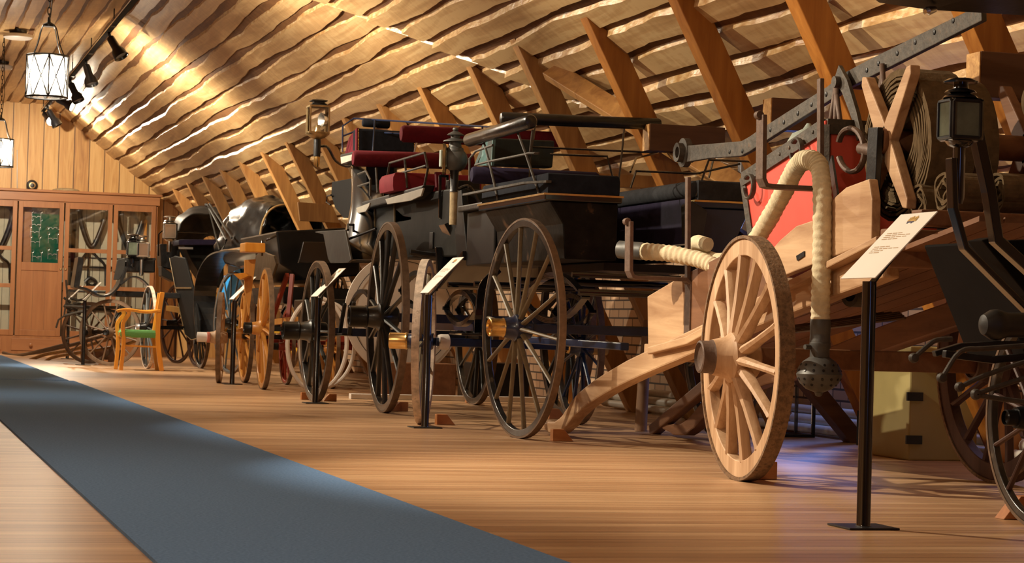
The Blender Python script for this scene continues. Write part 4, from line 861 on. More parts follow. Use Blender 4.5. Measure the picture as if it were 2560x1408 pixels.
for x0, x1 in ((xl-.02, xli), (xri, xr_+.02)):
    MB().bb((x0-.02, yR-.025, 1.50), (x1+.02, yFr+.02, 1.55)).build('seat_board', 'black_gloss' if x0 < 4.5 else 'blue_paint', t, bev=.008)
    MB().bb((x0-.026, yR-.032, 1.535), (x1+.026, yR-.02, 1.547)).build('gilt_line', 'brass', t)
    MB().bb((x0-.028, yR-.03, 1.535), (x0-.018, yFr+.02, 1.547)).build('gilt_line', 'brass', t)
    cushion(MB(), [(x0+.0, yR-.02, 1.55), (x1-.0, yR-.02, 1.55), (x1-.0, yFr, 1.55), (x0+.0, yFr, 1.55)], .125, .03, .004).build('seat_cushion', 'dark_velvet' if x0 < 4.5 else 'grey_velvet', t)
mb = MB(); pad(mb, (xri-.01, yR+.02, 1.615), (xri-.01, yFr-.02, 1.615), .058, 14); mb.build('front_roll', 'grey_velvet', t)
MB().bb((xri-.03, yR+.05, 1.27), (xri-.015, yFr-.05, 1.56)).build('valance', 'purple_velvet', t)
MB().bb((xri-.032, yR+.05, 1.262), (xri-.013, yFr-.05, 1.27)).build('valance_piping', 'label_white', t)
# leather flap hanging at the rear entry
MB().prism([AY(1712, 512, 12.98), AY(1732, 502, 12.98), AY(1770, 528, 12.98), AY(1758, 600, 12.98), AY(1740, 612, 12.98), AY(1714, 592, 12.98)], (.01, .10, 0)).build('entry_flap', 'dusty_leather', t, bev=.01)
# backrest of the left bench: leather roll on iron stays, with rails
r_ = MB(); pad(r_, AX(1172, 351, 3.93), AX(1328, 303, 3.93), .047, 18); r_.build('backrest_roll', 'black_leather', t)
mb = MB()
X_ = 3.95
rails(mb, [[AX(1208, 350, X_), AX(1222, 400, X_), AX(1245, 500, X_+.02)], [AX(1292, 325, X_), AX(1318, 395, X_), AX(1348, 485, X_+.02)],
 [AX(1176, 395, X_), AX(1190, 378, X_), AX(1232, 363, X_)], [AX(1190, 412, X_), AX(1222, 404, X_), AX(1312, 386, X_), AX(1322, 383, X_), AX(1348, 384, X_+.05)],
 [AX(1174, 395, X_), AX(1174, 452, X_)], [AX(1332, 325, X_), AX(1326, 380, X_)]], .0085)
mb.build('side_rails', 'old_iron', t)
MB().strip([AX(1162, 487, 3.90), AX(1316, 457, 3.90), AX(1372, 454, 3.97)], .035, .014, (1, 0, 0)).build('arm_rail', 'old_iron', t)
# rail of the driver seat: black roll across, on stays
mb = MB(); yq = 14.7
pad(mb, AY(1250, 295, yq), AY(1652, 311, yq), .042, 18); mb.build('high_backrest_bar', 'black_leather', t)
mb = MB()
rails(mb, [[AY(1561, 318, yq), AY(1553, 400, yq), AY(1545, 470, yq)], [AY(1338, 312, yq), AY(1326, 400, yq), AY(1322, 470, yq)], [AY(1330, 368, yq), AY(1645, 382, yq), AY(1590, 396, 13.6), AY(1576, 430, 13.4)],
 [AY(1375, 386, 13.3), AY(1518, 391, 13.15), AY(1544, 488, 13.12)], [AY(1590, 428, 13.5), AY(1742, 434, 13.15), AY(1850, 410, 13.15)], [AY(1590, 428, 13.5), AY(1576, 470, 13.5)],
 [AY(1772, 400, 13.15), AY(1740, 492, 13.12)], [AY(1772, 400, 13.15), AY(1900, 405, 13.15)], [AY(1786, 390, 13.9), AY(1772, 445, 13.9)], [AY(1880, 388, 13.9), AY(1868, 440, 13.9)]], .0075)
mb.build('seat_rails', 'black_gloss', t)
# driver seat: upholstered back, cushion, bench boards with gilt edge
yd = 15.0
bk = MB().prism([AY(1236, 345, yd), AY(1388, 352, yd), AY(1382, 420, yd), AY(1232, 414, yd)], (-.02, .12, 0)).build('seat_back', 'darkgreen_cloth', t, bev=.012)
MB().prism([AY(1234, 343, yd)+Vector((-.004, 0, 0)), AY(1206, 362, 15.6), AY(1185, 414, 15.7), AY(1230, 414, yd)+Vector((-.004, 0, 0))], (.02, 0, 0)).build('side_panel', 'teal_cloth', t)
mb = MB(); pad(mb, AY(1176, 437, 14.9), AY(1176, 437, 14.9)+Vector((.95, 0, 0)), .062, 16, 1.0); mb.build('driver_cushion', 'purple_velvet', t)
MB().bb((4.02, 14.72, 1.53), (5.1, 15.5, 1.575)).build('seat_board', 'black_leather', t, bev=.01)
MB().bb((4.01, 14.70, 1.585), (4.6, 14.73, 1.60)).build('gilt_edge', 'brass', t)
MB().bb((4.08, 14.70, 1.14), (5.05, 15.45, 1.53)).build('boot', 'black_paint', t, bev=.01)
mb = MB()
mb.prism([(4.05, 15.45, 1.18), (4.05, 16.1, .98), (4.05, 16.15, 1.02), (4.05, 15.45, 1.25)], (.9, 0, 0)); mb.prism([(4.05, 16.1, .98), (4.05, 16.25, 1.30), (4.05, 16.28, 1.30), (4.05, 16.15, .98)], (.9, 0, 0)); mb.build('footboard', 'black_gloss', t, bev=.005)
q = AY(1137, 398, 15.6); coach_lamp((q.x, q.y, q.z), .27, 'grey round carriage lamp with cream candle holder, left of the black wagonette seats', 'round', .40, 'cream')
MB().tube(bez([q+Vector((.03, 0, -.22)), q+Vector((.12, 0, -.2)), q+Vector((.2, -.1, -.36)), q+Vector((.28, -.2, -.42))], 5), .013, 8).build('lamp_arm', 'black_gloss', t)
chock(1115, 1063, 'wooden chock behind the second info stand, beside the cream rim', .9, -1)
chock(1182, 1008, 'small wooden chock on the floor left of the largest black wheel', .8, -1)

# ---------------- the tall carriage with red seats ----------------
t = empty('red_seat_carriage', (4.6, 18.0, 0), 'tall dusty black carriage with crimson cushions and iron seat rails', 'carriage')
wC = ('rim_black', 'tyre_worn', 'spoke_black', 'spoke_black', 'black_paint')
wheel(t, (3.86, 17.0, .755), .755, -.03, 14, .055, .05, wC, (.095, .26), (.085, .14), .022, .03, .65, .2)
wheel(t, (5.35, 17.0, .755), .755, -.03, 14, .055, .05, wC, (.095, .26), (.085, .02), .022, -.03, .65, .2)
wheel(t, (3.70, 19.05, .62), .62, .015, 12, .05, .05, wC, (.09, .26), (.08, .14), .021, .03, .65, .0)
wheel(t, (5.15, 19.05, .62), .62, .015, 12, .05, .05, wC, (.09, .26), (.08, .02), .021, -.03, .65, .0)
MB().bar((3.9, 17.0, .755), (5.3, 17.0, .755), .06, .07).build('rear_axle', 'blue_paint', t); MB().bar((3.75, 19.05, .62), (5.1, 19.05, .62), .06, .07).build('front_axle', 'blue_paint', t)
for xx in (4.1, 5.1): spring(t, (xx, 17.0, .98), 1.1, .30, 'black_iron'); spring(t, (xx, 19.05, .85), 1.0, .30, 'black_iron')
MB().bar((4.6, 17.0, .70), (4.6, 19.1, .70), .07, .07).build('perch', 'blue_paint', t)
xs = 4.10
B_ = [AX(a_, b_, xs) for a_, b_ in ((868, 612), (872, 560), (895, 508), (1132, 470), (1150, 560), (1142, 642), (985, 648), (905, 600))]
MB().prism(B_, (1.18, 0, 0)).build('body', 'dusty_panel', t, bev=.015)
for a_, b_, c_, d_ in ((936, 498, 938, 598), (986, 492, 988, 640)): MB().bar(AX(a_, b_, xs-.008), AX(c_, d_, xs-.008), .012, .012, (1, 0, 0)).build('panel_bead', 'dull_brass', t)
MB().prism([AX(1130, 470, xs-.01), AX(1152, 470, xs-.01), AX(1168, 640, xs-.01), AX(1142, 645, xs-.01)], (.05, 0, 0)).build('corner_post', 'black_paint', t, bev=.006)
mb = MB(); c = AX(1078, 600, xs-.01); mb.bb((xs-.012, c.y-.05, c.z-.07), (xs, c.y+.06, c.z+.06)); mb.build('side_pocket', 'black_iron', t, bev=.004)
# curved glossy front quarter: rounded panel sweeping out towards the foot
rows = []
for px, py in ((880, 392), (880, 430), (881, 470), (879, 510), (873, 545), (864, 580), (858, 612), (866, 650)):
    e_ = AX(px, py, 4.10-.0011*(py-392))
    rows.append([e_+Vector((.22*(1-math.cos(q)), -.30*math.sin(q), 0)) for q in [math.radians(a_) for a_ in range(0, 91, 9)]])
MB().loft(rows).build('front_quarter', 'polished_panel', t, solid=.015)
MB().prism([AY(915, 405, 19.0), AY(985, 408, 19.0), AY(985, 500, 19.0), AY(915, 500, 19.0)], (.12, .4, 0)).build('boot', 'dark_velvet', t, bev=.01)
# fenders of the front seat
MB().prism([AX(830, 455, 4.2), AX(878, 446, 4.2), AX(878, 545, 4.2), AX(858, 545, 4.2), AX(838, 520, 4.2), AX(828, 490, 4.2)], (.03, 0, 0)).build('side_wing', 'matt_black', t, bev=.004)
MB().tube([AX(828, 488, 4.18), AX(818, 490, 4.18), AX(816, 505, 4.18), AX(826, 512, 4.18)], .009, 6).build('handle', 'black_iron', t)
# seat arms with rails
def arm(pp, rl_, y_or_x, nm='seat_arm', mt='dusty_leather'):
    o = MB().prism([AX(a_, b_, y_or_x) for a_, b_ in pp], (.10, 0, 0)).build(nm, mt, t, bev=.012)
    if rl_: rails(MB(), [[AX(a_, b_, y_or_x+.02) for a_, b_ in s] for s in rl_], .0095).build('seat_rail', 'old_iron', t)
arm([(895, 507), (1058, 462), (1052, 480), (1035, 497), (1000, 500), (885, 530), (888, 514)], [[(895, 436), (915, 428), (926, 450), (926, 490)], [(895, 466), (926, 456)], [(940, 420), (944, 482)], [(968, 480), (968, 445), (974, 408), (1062, 382), (1070, 420), (1060, 470)], [(972, 442), (1066, 414)], [(1012, 398), (1018, 470)]], 4.02)
arm([(850, 386), (884, 378), (882, 398), (866, 410), (852, 412)], None, 3.98)
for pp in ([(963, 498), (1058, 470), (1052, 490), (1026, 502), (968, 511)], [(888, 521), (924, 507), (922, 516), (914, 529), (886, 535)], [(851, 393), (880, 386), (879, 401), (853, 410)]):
    MB().prism([AX(a_, b_, 3.975) for a_, b_ in pp], (.015, 0, 0)).build('arm_flap', 'pale_leather', t, bev=.003)  # thin pale pieces, reflections on the arm undersides put into colour
# cushions and backrests
yc = 17.3
cushion(MB(), [(AY(984, 476, yc)), (AY(1200, 485, yc)), AY(1200, 485, yc)+Vector((0, .5, 0)), AY(984, 476, yc)+Vector((0, .5, 0))], .15, .04, .01).build('seat_cushion', 'red_leather', t)
MB().bb((4.10, 17.3, 1.55), (5.25, 17.85, 1.69)).build('seat_box', 'black_paint', t)
mb = MB(); pad(mb, AY(1000, 334, 17.9), AY(1418, 352, 17.9), .072, 20, 1.0); mb.build('high_backrest', 'red_velvet', t)
mb = MB(); pad(mb, AY(880, 396, 19.0), AY(1185, 405, 19.0), .072, 20); o = mb.build('front_backrest', 'red_velvet', t)
mb = MB()
for i in range(6): q = AY(905+i*42, 396+i*1.4, 18.93); mb.lathe(q, (0, -1, 0), [(.012, 0), (.01, .006), (.002, .008)], 10)
mb.build('buttons', 'red_velvet', o)
yb_ = 20.2
bk = MB().prism([AY(893, 320, yb_), AY(1040, 330, yb_), AY(1040, 382, yb_), AY(892, 380, yb_)], (0, .2, 0)).build('coachman_seat_back', 'dark_velvet', t, bev=.02)
MB().prism([AY(893, 320, yb_)+Vector((-.005, 0, 0)), AY(872, 345, yb_+.5), AY(862, 384, yb_+.5), AY(892, 384, yb_)+Vector((-.005, 0, 0))], (.02, 0, 0)).build('side_panel', 'red_velvet', t)
mb = MB()
for i in range(16): 
    for px in (896, 1036): q = AY(px, 324+i*3.6, yb_-.004); mb.lathe(q, (0, -1, 0), [(.006, 0), (.005, .004), (.001, .006)], 8)
mb.build('brass_nails', 'brass', bk)
mb = MB(); pad(mb, AY(905, 306, 20.3), AY(975, 312, 20.3), .04, 14); mb.build('head_roll', 'dark_velvet', t)
mb = MB()
rails(mb, [[AY(856, 380, 20.6), AY(857, 315, 20.6), AY(885, 296, 20.6), AY(1190, 315, 18.6), AY(1230, 318, 18.2)], [AY(858, 340, 20.6), AY(890, 328, 20.6), AY(1000, 334, 20.0)], [AY(937, 300, 20.1), AY(932, 378, 20.1)], [AY(1206, 316, 18.3), AY(1206, 330, 18.3)], [AY(1042, 355, 19.6), AY(1035, 385, 19.2), AY(1022, 400, 19.0)]], .009)
mb.build('top_rails', 'blue_paint', t)
# door frame, steps
mb = MB()
for xx in (1100, 1118): mb.bar(AY(xx, 438, 16.3), AY(xx, 545, 16.3), .02, .02, (1, 0, 0))
mb.bar(AY(1100, 544, 16.3), AY(1118, 546, 16.3), .02, .02, (0, 1, 0)); mb.bar(AY(1100, 440, 16.3), AY(1118, 441, 16.3), .02, .02, (0, 1, 0)); mb.build('door_frame', 'black_gloss', t)
MB().prism([AY(1090, 430, 16.6), AY(1115, 430, 16.6), AY(1112, 552, 16.6), AY(1096, 552, 16.6)], (0, .05, 0)).build('door_lining', 'red_velvet', t)
MB().prism([AY(1120, 450, 16.2), AY(1200, 452, 16.2), AY(1200, 545, 16.2), AY(1120, 545, 16.2)], (0, .06, 0)).build('rear_panel', 'black_leather', t, bev=.006)
mb = MB(); mb.prism([AY(1110, 560, 16.0), AY(1120, 556, 16.0), AY(1148, 608, 16.0), AY(1138, 612, 16.0)], (.02, .25, 0)); mb.prism([AY(1138, 610, 15.95), AY(1180, 606, 15.95), AY(1182, 614, 15.95), AY(1140, 620, 15.95)], (.02, .3, 0)); mb.prism([AY(1122, 556, 16.1), AY(1180, 560, 16.1), AY(1180, 604, 16.1), AY(1148, 606, 16.1)], (0, .02, 0)); mb.build('step', 'black_gloss', t, bev=.004)
mb = MB(); mb.tube([AY(1025, 630, 16.4), AY(1060, 636, 16.4), AY(1110, 640, 16.4)], .022, 10); mb.build('rear_bar', 'black_leather', t)
# mudguard plate hanging by the front
MB().prism([AX(786, 580, 3.78), AX(800, 578, 3.78), AX(862, 574, 3.78), AX(877, 650, 3.78), AX(870, 657, 3.78), AX(826, 658, 3.78), AX(820, 648, 3.78), AX(808, 586, 3.78), AX(790, 582, 3.78)], (.02, 0, 0)).build('mudguard', 'dusty_leather', t, bev=.006)
mb = MB(); mb.tube([AX(866, 600, 3.82), AX(940, 572, 3.95)], .011, 7); mb.tube([AX(870, 575, 3.82), AX(870, 562, 3.84), AX(884, 562, 3.9), AX(884, 590, 3.95)], .011, 7); mb.build('mudguard_stay', 'black_iron', t)
# hanging step of the front
mb = MB(); mb.strip([AX(862, 760, 3.80), AX(850, 830, 3.80)], .03, .035, (1, 0, 0)); mb.strip([AX(885, 755, 3.80), AX(872, 836, 3.80)], .03, .035, (1, 0, 0)); mb.strip([AX(784, 842, 3.72), AX(868, 836, 3.80)], .09, .018, (1, 0, 0)); mb.build('front_step', 'black_iron', t, bev=.003)
ap = AY(795, 300, 20.0); L_ = coach_lamp((ap.x, ap.y, ap.z), .29, 'big square brass lantern on a curved arm, before the wooden roof boards', 'brass', .26)
MB().tube(bez([ap+Vector((.03, 0, -.24)), ap+Vector((.10, 0, -.25)), ap+Vector((.18, 0, -.37)), ap+Vector((.28, -.05, -.42)), ap+Vector((.34, -.1, -.37))], 5), .013, 8).build('lamp_arm', 'black_gloss', t)
chock(1000, 1029, 'wooden chock with bluish side, at the tallest black wheel', .9, 1)
chock(770, 1000, 'wooden chock left of the third stand pole', .8, -1)
chock(825, 1004, 'wooden chock right of the third stand pole', .8, 1)
# white round board and boxes behind
t = empty('round_board', (4.9, 21.4, 0), 'large pale round board standing on edge behind the black wheels', 'board')
MB().lathe((4.92, 21.0, .80), (.12, -1, .05), [(.02, 0), (.60, 0), (.60, .02), (.02, .02)], 64).build('disc', 'white_board', t)
MB().lathe((4.92, 20.97, .80), (.12, -1, .05), [(.52, 0), (.526, 0), (.526, .003), (.52, .003)], 64, closed=True).build('drawn_line', 'black_iron', t)
MB().bar((4.92, 21.2, 0), (4.92, 21.05, .8), .08, .04).build('stand', 'broken_wood', t)
tag(MB().bb((4.6, 20.3, 0), (5.3, 20.7, .34)).build('wooden_crate', 'cart_brown', bev=.008), 'brown wooden crate on the floor below the pale round board', 'crate')
tag(MB().bb((5.42, 20.2, 0), (6.0, 20.7, .36)).build('black_box', 'black_paint', bev=.008), 'black box on the floor by the brick wall', 'box')
mb = MB(); mb.tube([(4.2+.30*math.cos(q), 21.6, .48+.46*math.sin(q)) for q in [2*PI*i/36 for i in range(36)]], .022, 8, True); mb.tube([(4.32+.28*math.cos(q), 21.7, .48+.42*math.sin(q)) for q in [2*PI*i/36 for i in range(36)]], .02, 8, True); tag(mb.build('bent_hoops', 'white_board'), 'pair of pale bent wooden hoops seen through the black wheel', 'hoops')
tag(MB().bb((4.2, 19.9, 0), (6.2, 20.0, .05)).build('floor_rail', 'white_board', bev=.004), 'pale low rail on the floor behind the black carriages', 'rail')
# ---------------- red-geared cart mostly hidden ----------------
t = empty('red_geared_cart', (4.9, 23.8, 0), 'low cart with red undercarriage and orange wheels hidden behind the black one', 'cart')
wO = ('cart_orange', 'tyre_worn', 'cart_orange', 'cart_orange', 'black_paint')
wheel(t, (4.62, 22.9, .42), .42, -.05, 12, .035, .035, wO, (.05, .16), (.04, .05), .014, .02)
wheel(t, (4.35, 24.1, .42), .42, .0, 12, .035, .035, ('red_gear', 'tyre_worn', 'red_gear', 'red_gear', 'black_paint'), (.05, .16), (.04, .05), .014, .02)
wheel(t, (5.6, 23.2, .42), .42, -.05, 12, .035, .035, wO, (.05, .16), (.04, .05), .014, .02)
MB().bar((4.3, 24.1, .44), (5.6, 23.2, .42), .05, .05).build('axle', 'red_gear', t)
MB().bb((4.25, 22.8, .50), (5.6, 22.88, .56)).build('frame', 'red_gear', t); MB().bb((4.1, 24.6, .44), (5.6, 24.68, .50)).build('frame', 'red_gear', t)
MB().bb((4.5, 22.9, .62), (5.5, 24.6, .95)).build('body', 'black_paint', t, bev=.02)
# ---------------- orange dog cart ----------------
t = empty('orange_cart', (3.85, 23.2, 0), 'small orange wooden cart with two big wheels seen nearly edge-on', 'cart')
wheel(t, (3.78, 22.25, .62), .62, -.055, 12, .05, .045, wO, (.075, .22), (.06, .08), .02, .02, .65, .1)
wheel(t, (3.96, 24.55, .54), .54, -.03, 12, .045, .045, wO, (.07, .22), (.055, .08), .018, .02, .65, .1)
wheel(t, (3.62, 24.2, .50), .50, -.20, 12, .045, .045, ('cart_wood_wheel', 'tyre_worn', 'cart_wood_wheel', 'cart_wood_wheel', 'white_plastic'), (.07, .22), (.055, .12), .018, .02, .65, .1)
MB().lathe((3.50, 24.2, .50), (-1, 0, 0), [(.057, 0), (.06, .012), (.057, .03)], 24).build('red_band', 'pink_paint', t)
MB().prism([AY(613, 606, 22.9), AY(664, 608, 22.9), AY(664, 632, 22.9), AY(612, 630, 22.9)], (0, .35, 0)).build('seat_box', 'orange_wood', t, bev=.012)
MB().prism([AY(583, 685, 22.9), AY(612, 682, 22.9), AY(622, 690, 22.9), AY(600, 700, 22.9)][::-1], (.1, .3, 0)).build('foot_board', 'orange_wood', t, bev=.005)
MB().prism([AY(612, 650, 23.1), AY(640, 648, 23.1), AY(622, 790, 23.1), AY(612, 720, 23.1)], (0, .05, 0)).build('side_frame', 'cart_orange', t, bev=.005)
MB().bar((3.84, 22.25, .62), (4.9, 22.3, .62), .05, .05).build('axle', 'black_iron', t); MB().bar((3.9, 24.45, .52), (4.7, 24.5, .52), .05, .05).build('axle', 'black_iron', t)
MB().bar((4.1, 22.3, .72), (4.1, 24.5, .66), .06, .06).build('frame', 'cart_orange', t)
mb = MB(); mb.bar((4.15, 23.0, .7), (4.2, 23.1, 1.2), .04, .05); mb.bar((4.15, 24.0, .7), (4.2, 23.4, 1.2), .04, .05); mb.build('uprights', 'red_gear', t)
rows = [[AY(655, 640, 22.6)+Vector((.0, k*.05, 0)), AY(648, 700, 22.6)+Vector((0, k*.05, 0))] for k in range(3)]
MB().prism([AX(640, 637, 4.0), AX(655, 628, 4.0), AX(684, 640, 4.0), AX(690, 660, 4.0), AX(676, 702, 4.0), AX(640, 700, 4.0), AX(624, 690, 4.0)], (.03, 0, 0)).build('dark_wing', 'black_leather', t, bev=.005)
rails(MB(), [[AY(656, 600, 23), AY(655, 640, 23)], [AY(664, 602, 23), AY(690, 590, 23)]], .012).build('seat_iron', 'black_gloss', t)
# ---------------- landau with raised leather hood ----------------
t = empty('hooded_landau', (4.9, 27.2, 0), 'black landau with a big shiny creased leather hood', 'carriage')
wE = ('dusty_leather', 'tyre_worn', 'steel', 'black_paint', 'black_paint')
wheel(t, (4.36, 28.2, .66), .66, .19, 14, .03, .035, ('steel_dark', 'tyre_worn', 'steel_dark', 'black_paint', 'black_paint'), (.06, .2), (.05, .05), .013, .02, .7, .1)
wheel(t, (5.75, 28.2, .66), .66, .0, 14, .03, .035, ('black_paint', 'tyre_worn', 'black_paint', 'black_paint', 'black_paint'), (.06, .2), (.05, .05), .013, .02, .7, .1)
wheel(t, (4.75, 25.0, .52), .52, .0, 12, .03, .035, ('black_paint', 'tyre_worn', 'black_paint', 'black_paint', 'black_paint'), (.06, .2), (.05, .05), .013, .02, .7, .1)
wheel(t, (5.75, 25.0, .52), .52, .0, 12, .03, .035, ('black_paint', 'tyre_worn', 'black_paint', 'black_paint', 'black_paint'), (.06, .2), (.05, .05), .013, .02, .7, .1)
MB().bar((4.3, 28.2, .66), (5.7, 28.2, .66), .06, .06).build('axle', 'black_iron', t); MB().bar((4.75, 25.0, .52), (5.75, 25.0, .52), .06, .06).build('axle', 'black_iron', t)
# long body
MB().prism([AY(690, 578, 25.0), AY(900, 568, 25.0), AY(900, 690, 25.0), AY(760, 700, 25.0), AY(700, 660, 25.0)], (0, 2.6, 0)).build('body', 'black_paint', t, bev=.02)
MB().prism([(4.5, 24.4, 1.36), (5.7, 24.4, 1.40), (5.7, 24.4, 1.62), (4.55, 24.4, 1.60)], (0, .05, 0)).build('dash', 'black_gloss', t, bev=.006)
MB().bb((4.45, 25.0, .90), (5.6, 27.4, 1.1)).build('under_body', 'black_paint', t, bev=.02)
spring(t, (4.55, 25.1, .80), .9, .26); spring(t, (4.5, 28.1, .95), .9, .26); spring(t, (5.6, 25.1, .80), .9, .26)
# hood: arched sections from the open front to the rear bulge
def hood(tt, secs, mat='black_leather', seed=0, amp=.022):
    rows = []
    for (y, x0, x1, zb, zt, ex) in secs:
        row = []
        for i in range(41):
            q = PI*i/40; cx_, sx_ = math.cos(q), math.sin(q)
            px = (x0+x1)/2-(x1-x0)/2*(abs(cx_)**ex)*(1 if cx_ > 0 else -1); pz = zb+(zt-zb)*(abs(sx_)**ex)
            n_ = noise.noise(Vector((px*3.2, y*3.2, pz*4.5+seed)))*amp+noise.noise(Vector((px*9, y*7, pz*10+seed)))*amp*.35
            row.append(Vector((px-n_*cx_*1.5, y+n_*.6, pz+n_*sx_*1.3)))
        rows.append(row)
    rr = []
    for i in range(len(rows)-1):
        for k in range(7): f = k/7; rr.append([a_.lerp(b_, f)+Vector((0, 0, noise.noise(Vector((a_.x*4, (i+f)*1.9, a_.z*5+seed)))*amp*.7)) for a_, b_ in zip(rows[i], rows[i+1])])
    rr.append(rows[-1]); return MB().loft(rr).build('hood', mat, tt, solid=.012)
hd = hood(t, [(28.85, 4.79, 5.72, 1.55, 2.24, .62), (29.1, 4.70, 5.72, 1.55, 2.29, .64), (29.5, 4.58, 5.7, 1.58, 2.34, .66), (29.9, 4.48, 5.6, 1.6, 2.38, .72), (30.2, 4.42, 5.5, 1.64, 2.33, .85), (30.38, 4.5, 5.3, 1.66, 2.15, 1), (30.45, 4.8, 5.1, 1.68, 1.8, 1)], amp=.05)
mb = MB(); mb.tube([Vector(((4.79+5.72)/2-.93/2*(abs(math.cos(q))**.62)*(1 if math.cos(q) > 0 else -1), 28.84, 1.55+.70*(abs(math.sin(q))**.62))) for q in [PI*i/40 for i in range(41)]], .014, 8); mb.build('hood_beading', 'dull_brass', hd)
mb = MB(); mb.tube([AX(520, 513, 4.38), AX(545, 560, 4.42), AX(566, 600, 4.42), AX(556, 625, 4.45)], .018, 8); mb.tube([AX(524, 510, 4.38), AX(580, 595, 4.5)], .014, 8); mb.tube([AX(520, 512, 4.38), AX(548, 625, 4.42)], .012, 8); mb.lathe(AX(518, 513, 4.36), (-1, 0, 0), [(.03, 0), (.02, .03), (.004, .04)], 12); mb.build('hood_irons', 'dusty_leather', hd)
MB().bb((4.6, 28.9, 1.2), (5.65, 30.3, 1.58)).build('seat_body', 'black_leather', t, bev=.05)
MB().prism([AX(545, 625, 4.28), AX(640, 610, 4.28), AX(640, 660, 4.28), AX(600, 672, 4.28), AX(560, 660, 4.28)], (1.1, 0, 0)).build('side_body', 'black_gloss', t, bev=.03)
# mudguard arch and blue panels
P = [AX(a_, b_, 4.22) for a_, b_ in ((520, 855), (513, 800), (512, 740), (520, 690), (537, 655), (560, 635), (600, 628), (640, 632))]
MB().strip(bez(P, 4), .30, .02, (1, 0, 0)).build('mudguard', 'black_leather', t)
MB().prism([AX(560, 690, 4.5), AX(600, 672, 4.5), AX(606, 700, 4.5), AX(585, 730, 4.5), AX(566, 775, 4.5), AX(545, 775, 4.5)], (.03, 0, 0)).build('blue_panel', 'bright_blue', t)
# ---------------- victoria with front hood behind ----------------
t = empty('hooded_victoria', (4.6, 33.0, 0), 'black carriage with smaller grey-lit hood, blue seat and yellow undercarriage', 'carriage')
wY = ('dark_wheel_wood', 'tyre_worn', 'yellow_gear', 'yellow_gear', 'black_paint')
for c_, r_, a_ in (((4.45, 31.9, .56), .56, .15), ((4.45, 34.2, .62), .62, .3), ((5.8, 31.9, .56), .56, .1), ((5.8, 34.2, .62), .62, .1)):
    wheel(t, c_, r_, a_, 12, .035, .035, ('dark_wheel_wood', 'tyre_worn', 'yellow_gear' if c_[0] > 5 else 'dark_wheel_wood', 'black_paint', 'black_paint'), (.06, .2), (.05, .05), .016, .02)
MB().bar((4.45, 31.9, .56), (5.8, 31.9, .56), .06, .08).build('axle', 'yellow_gear', t); MB().bar((4.45, 34.2, .62), (5.8, 34.2, .62), .06, .08).build('axle', 'yellow_gear', t)
MB().bar((4.3, 31.9, .80), (4.3, 34.2, .85), .08, .08).build('frame', 'yellow_gear', t); MB().bar((4.4, 33.2, 1.05), (4.9, 33.3, 1.08), .05, .06).build('frame', 'yellow_gear', t)
spring(t, (4.3, 32.0, .95), 1.2, .3)
MB().prism([AY(455, 602, 33.0), AY(560, 602, 33.0), AY(560, 720, 33.0), AY(520, 716, 33.0), AY(478, 650, 33.0)], (0, .8, 0)).build('body', 'dusty_panel', t, bev=.03)
MB().prism([AY(400, 610, 34.0), AY(450, 610, 34.0), AY(450, 680, 34.0), AY(403, 668, 34.0)], (0, .5, 0)).build('box_seat', 'black_leather', t, bev=.015)
MB().prism([AY(404, 665, 33.9), AY(440, 690, 33.9), AY(435, 705, 33.9), AY(404, 690, 33.9)], (0, .4, 0)).build('foot_leather', 'dusty_leather', t, bev=.01)
cushion(MB(), [AY(448, 612, 32.6), AY(548, 612, 32.6), AY(548, 612, 32.6)+Vector((0, .7, 0)), AY(448, 612, 32.6)+Vector((0, .7, 0))], .08, .03, .01).build('seat_cushion', 'purple_velvet', t)
MB().bar(AY(447, 620, 32.58), AY(482, 621, 32.58), .06, .03).build('seat_moulding', 'silver', t)
hood(t, [(34.6, 4.45, 5.5, 1.82, 2.36, .7), (35.1, 4.42, 5.55, 1.82, 2.46, .7), (35.5, 4.5, 5.55, 1.85, 2.5, .75), (35.8, 4.7, 5.5, 1.9, 2.35, 1), (35.9, 5.0, 5.3, 1.9, 2.05, 1)], 'dusty_leather', 5, .03)
MB().prism([AX(424, 646, 4.1), AX(436, 640, 4.1), AX(462, 645, 4.1), AX(482, 720, 4.1), AX(498, 800, 4.1), AX(498, 845, 4.1), AX(478, 850, 4.1), AX(462, 836, 4.1), AX(446, 760, 4.1)], (.03, 0, 0)).build('mudguard', 'matt_black', t, bev=.01)
mb = MB(); mb.tube([AX(424, 646, 4.09), AX(446, 760, 4.09), AX(462, 836, 4.09), AX(478, 850, 4.09), AX(498, 845, 4.09)], .006, 6); mb.bar(AX(438, 720, 4.09), AX(478, 720, 4.09), .01, .02, (1, 0, 0)); mb.build('mudguard_beading', 'dull_brass', t)
rails(MB(), [[AY(396, 640, 34), AY(397, 585, 34), AY(405, 578, 34), AY(520, 582, 34)], [AY(540, 585, 33.5), AY(540, 640, 33.5)]], .012).build('seat_rail', 'black_gloss', t)
q = AY(424, 578, 33.6); coach_lamp((q.x, q.y, q.z), .30, 'small black carriage lamp with silver-edged window before the grey-lit hood', 'box', .2, 'silver', 'black_gloss')
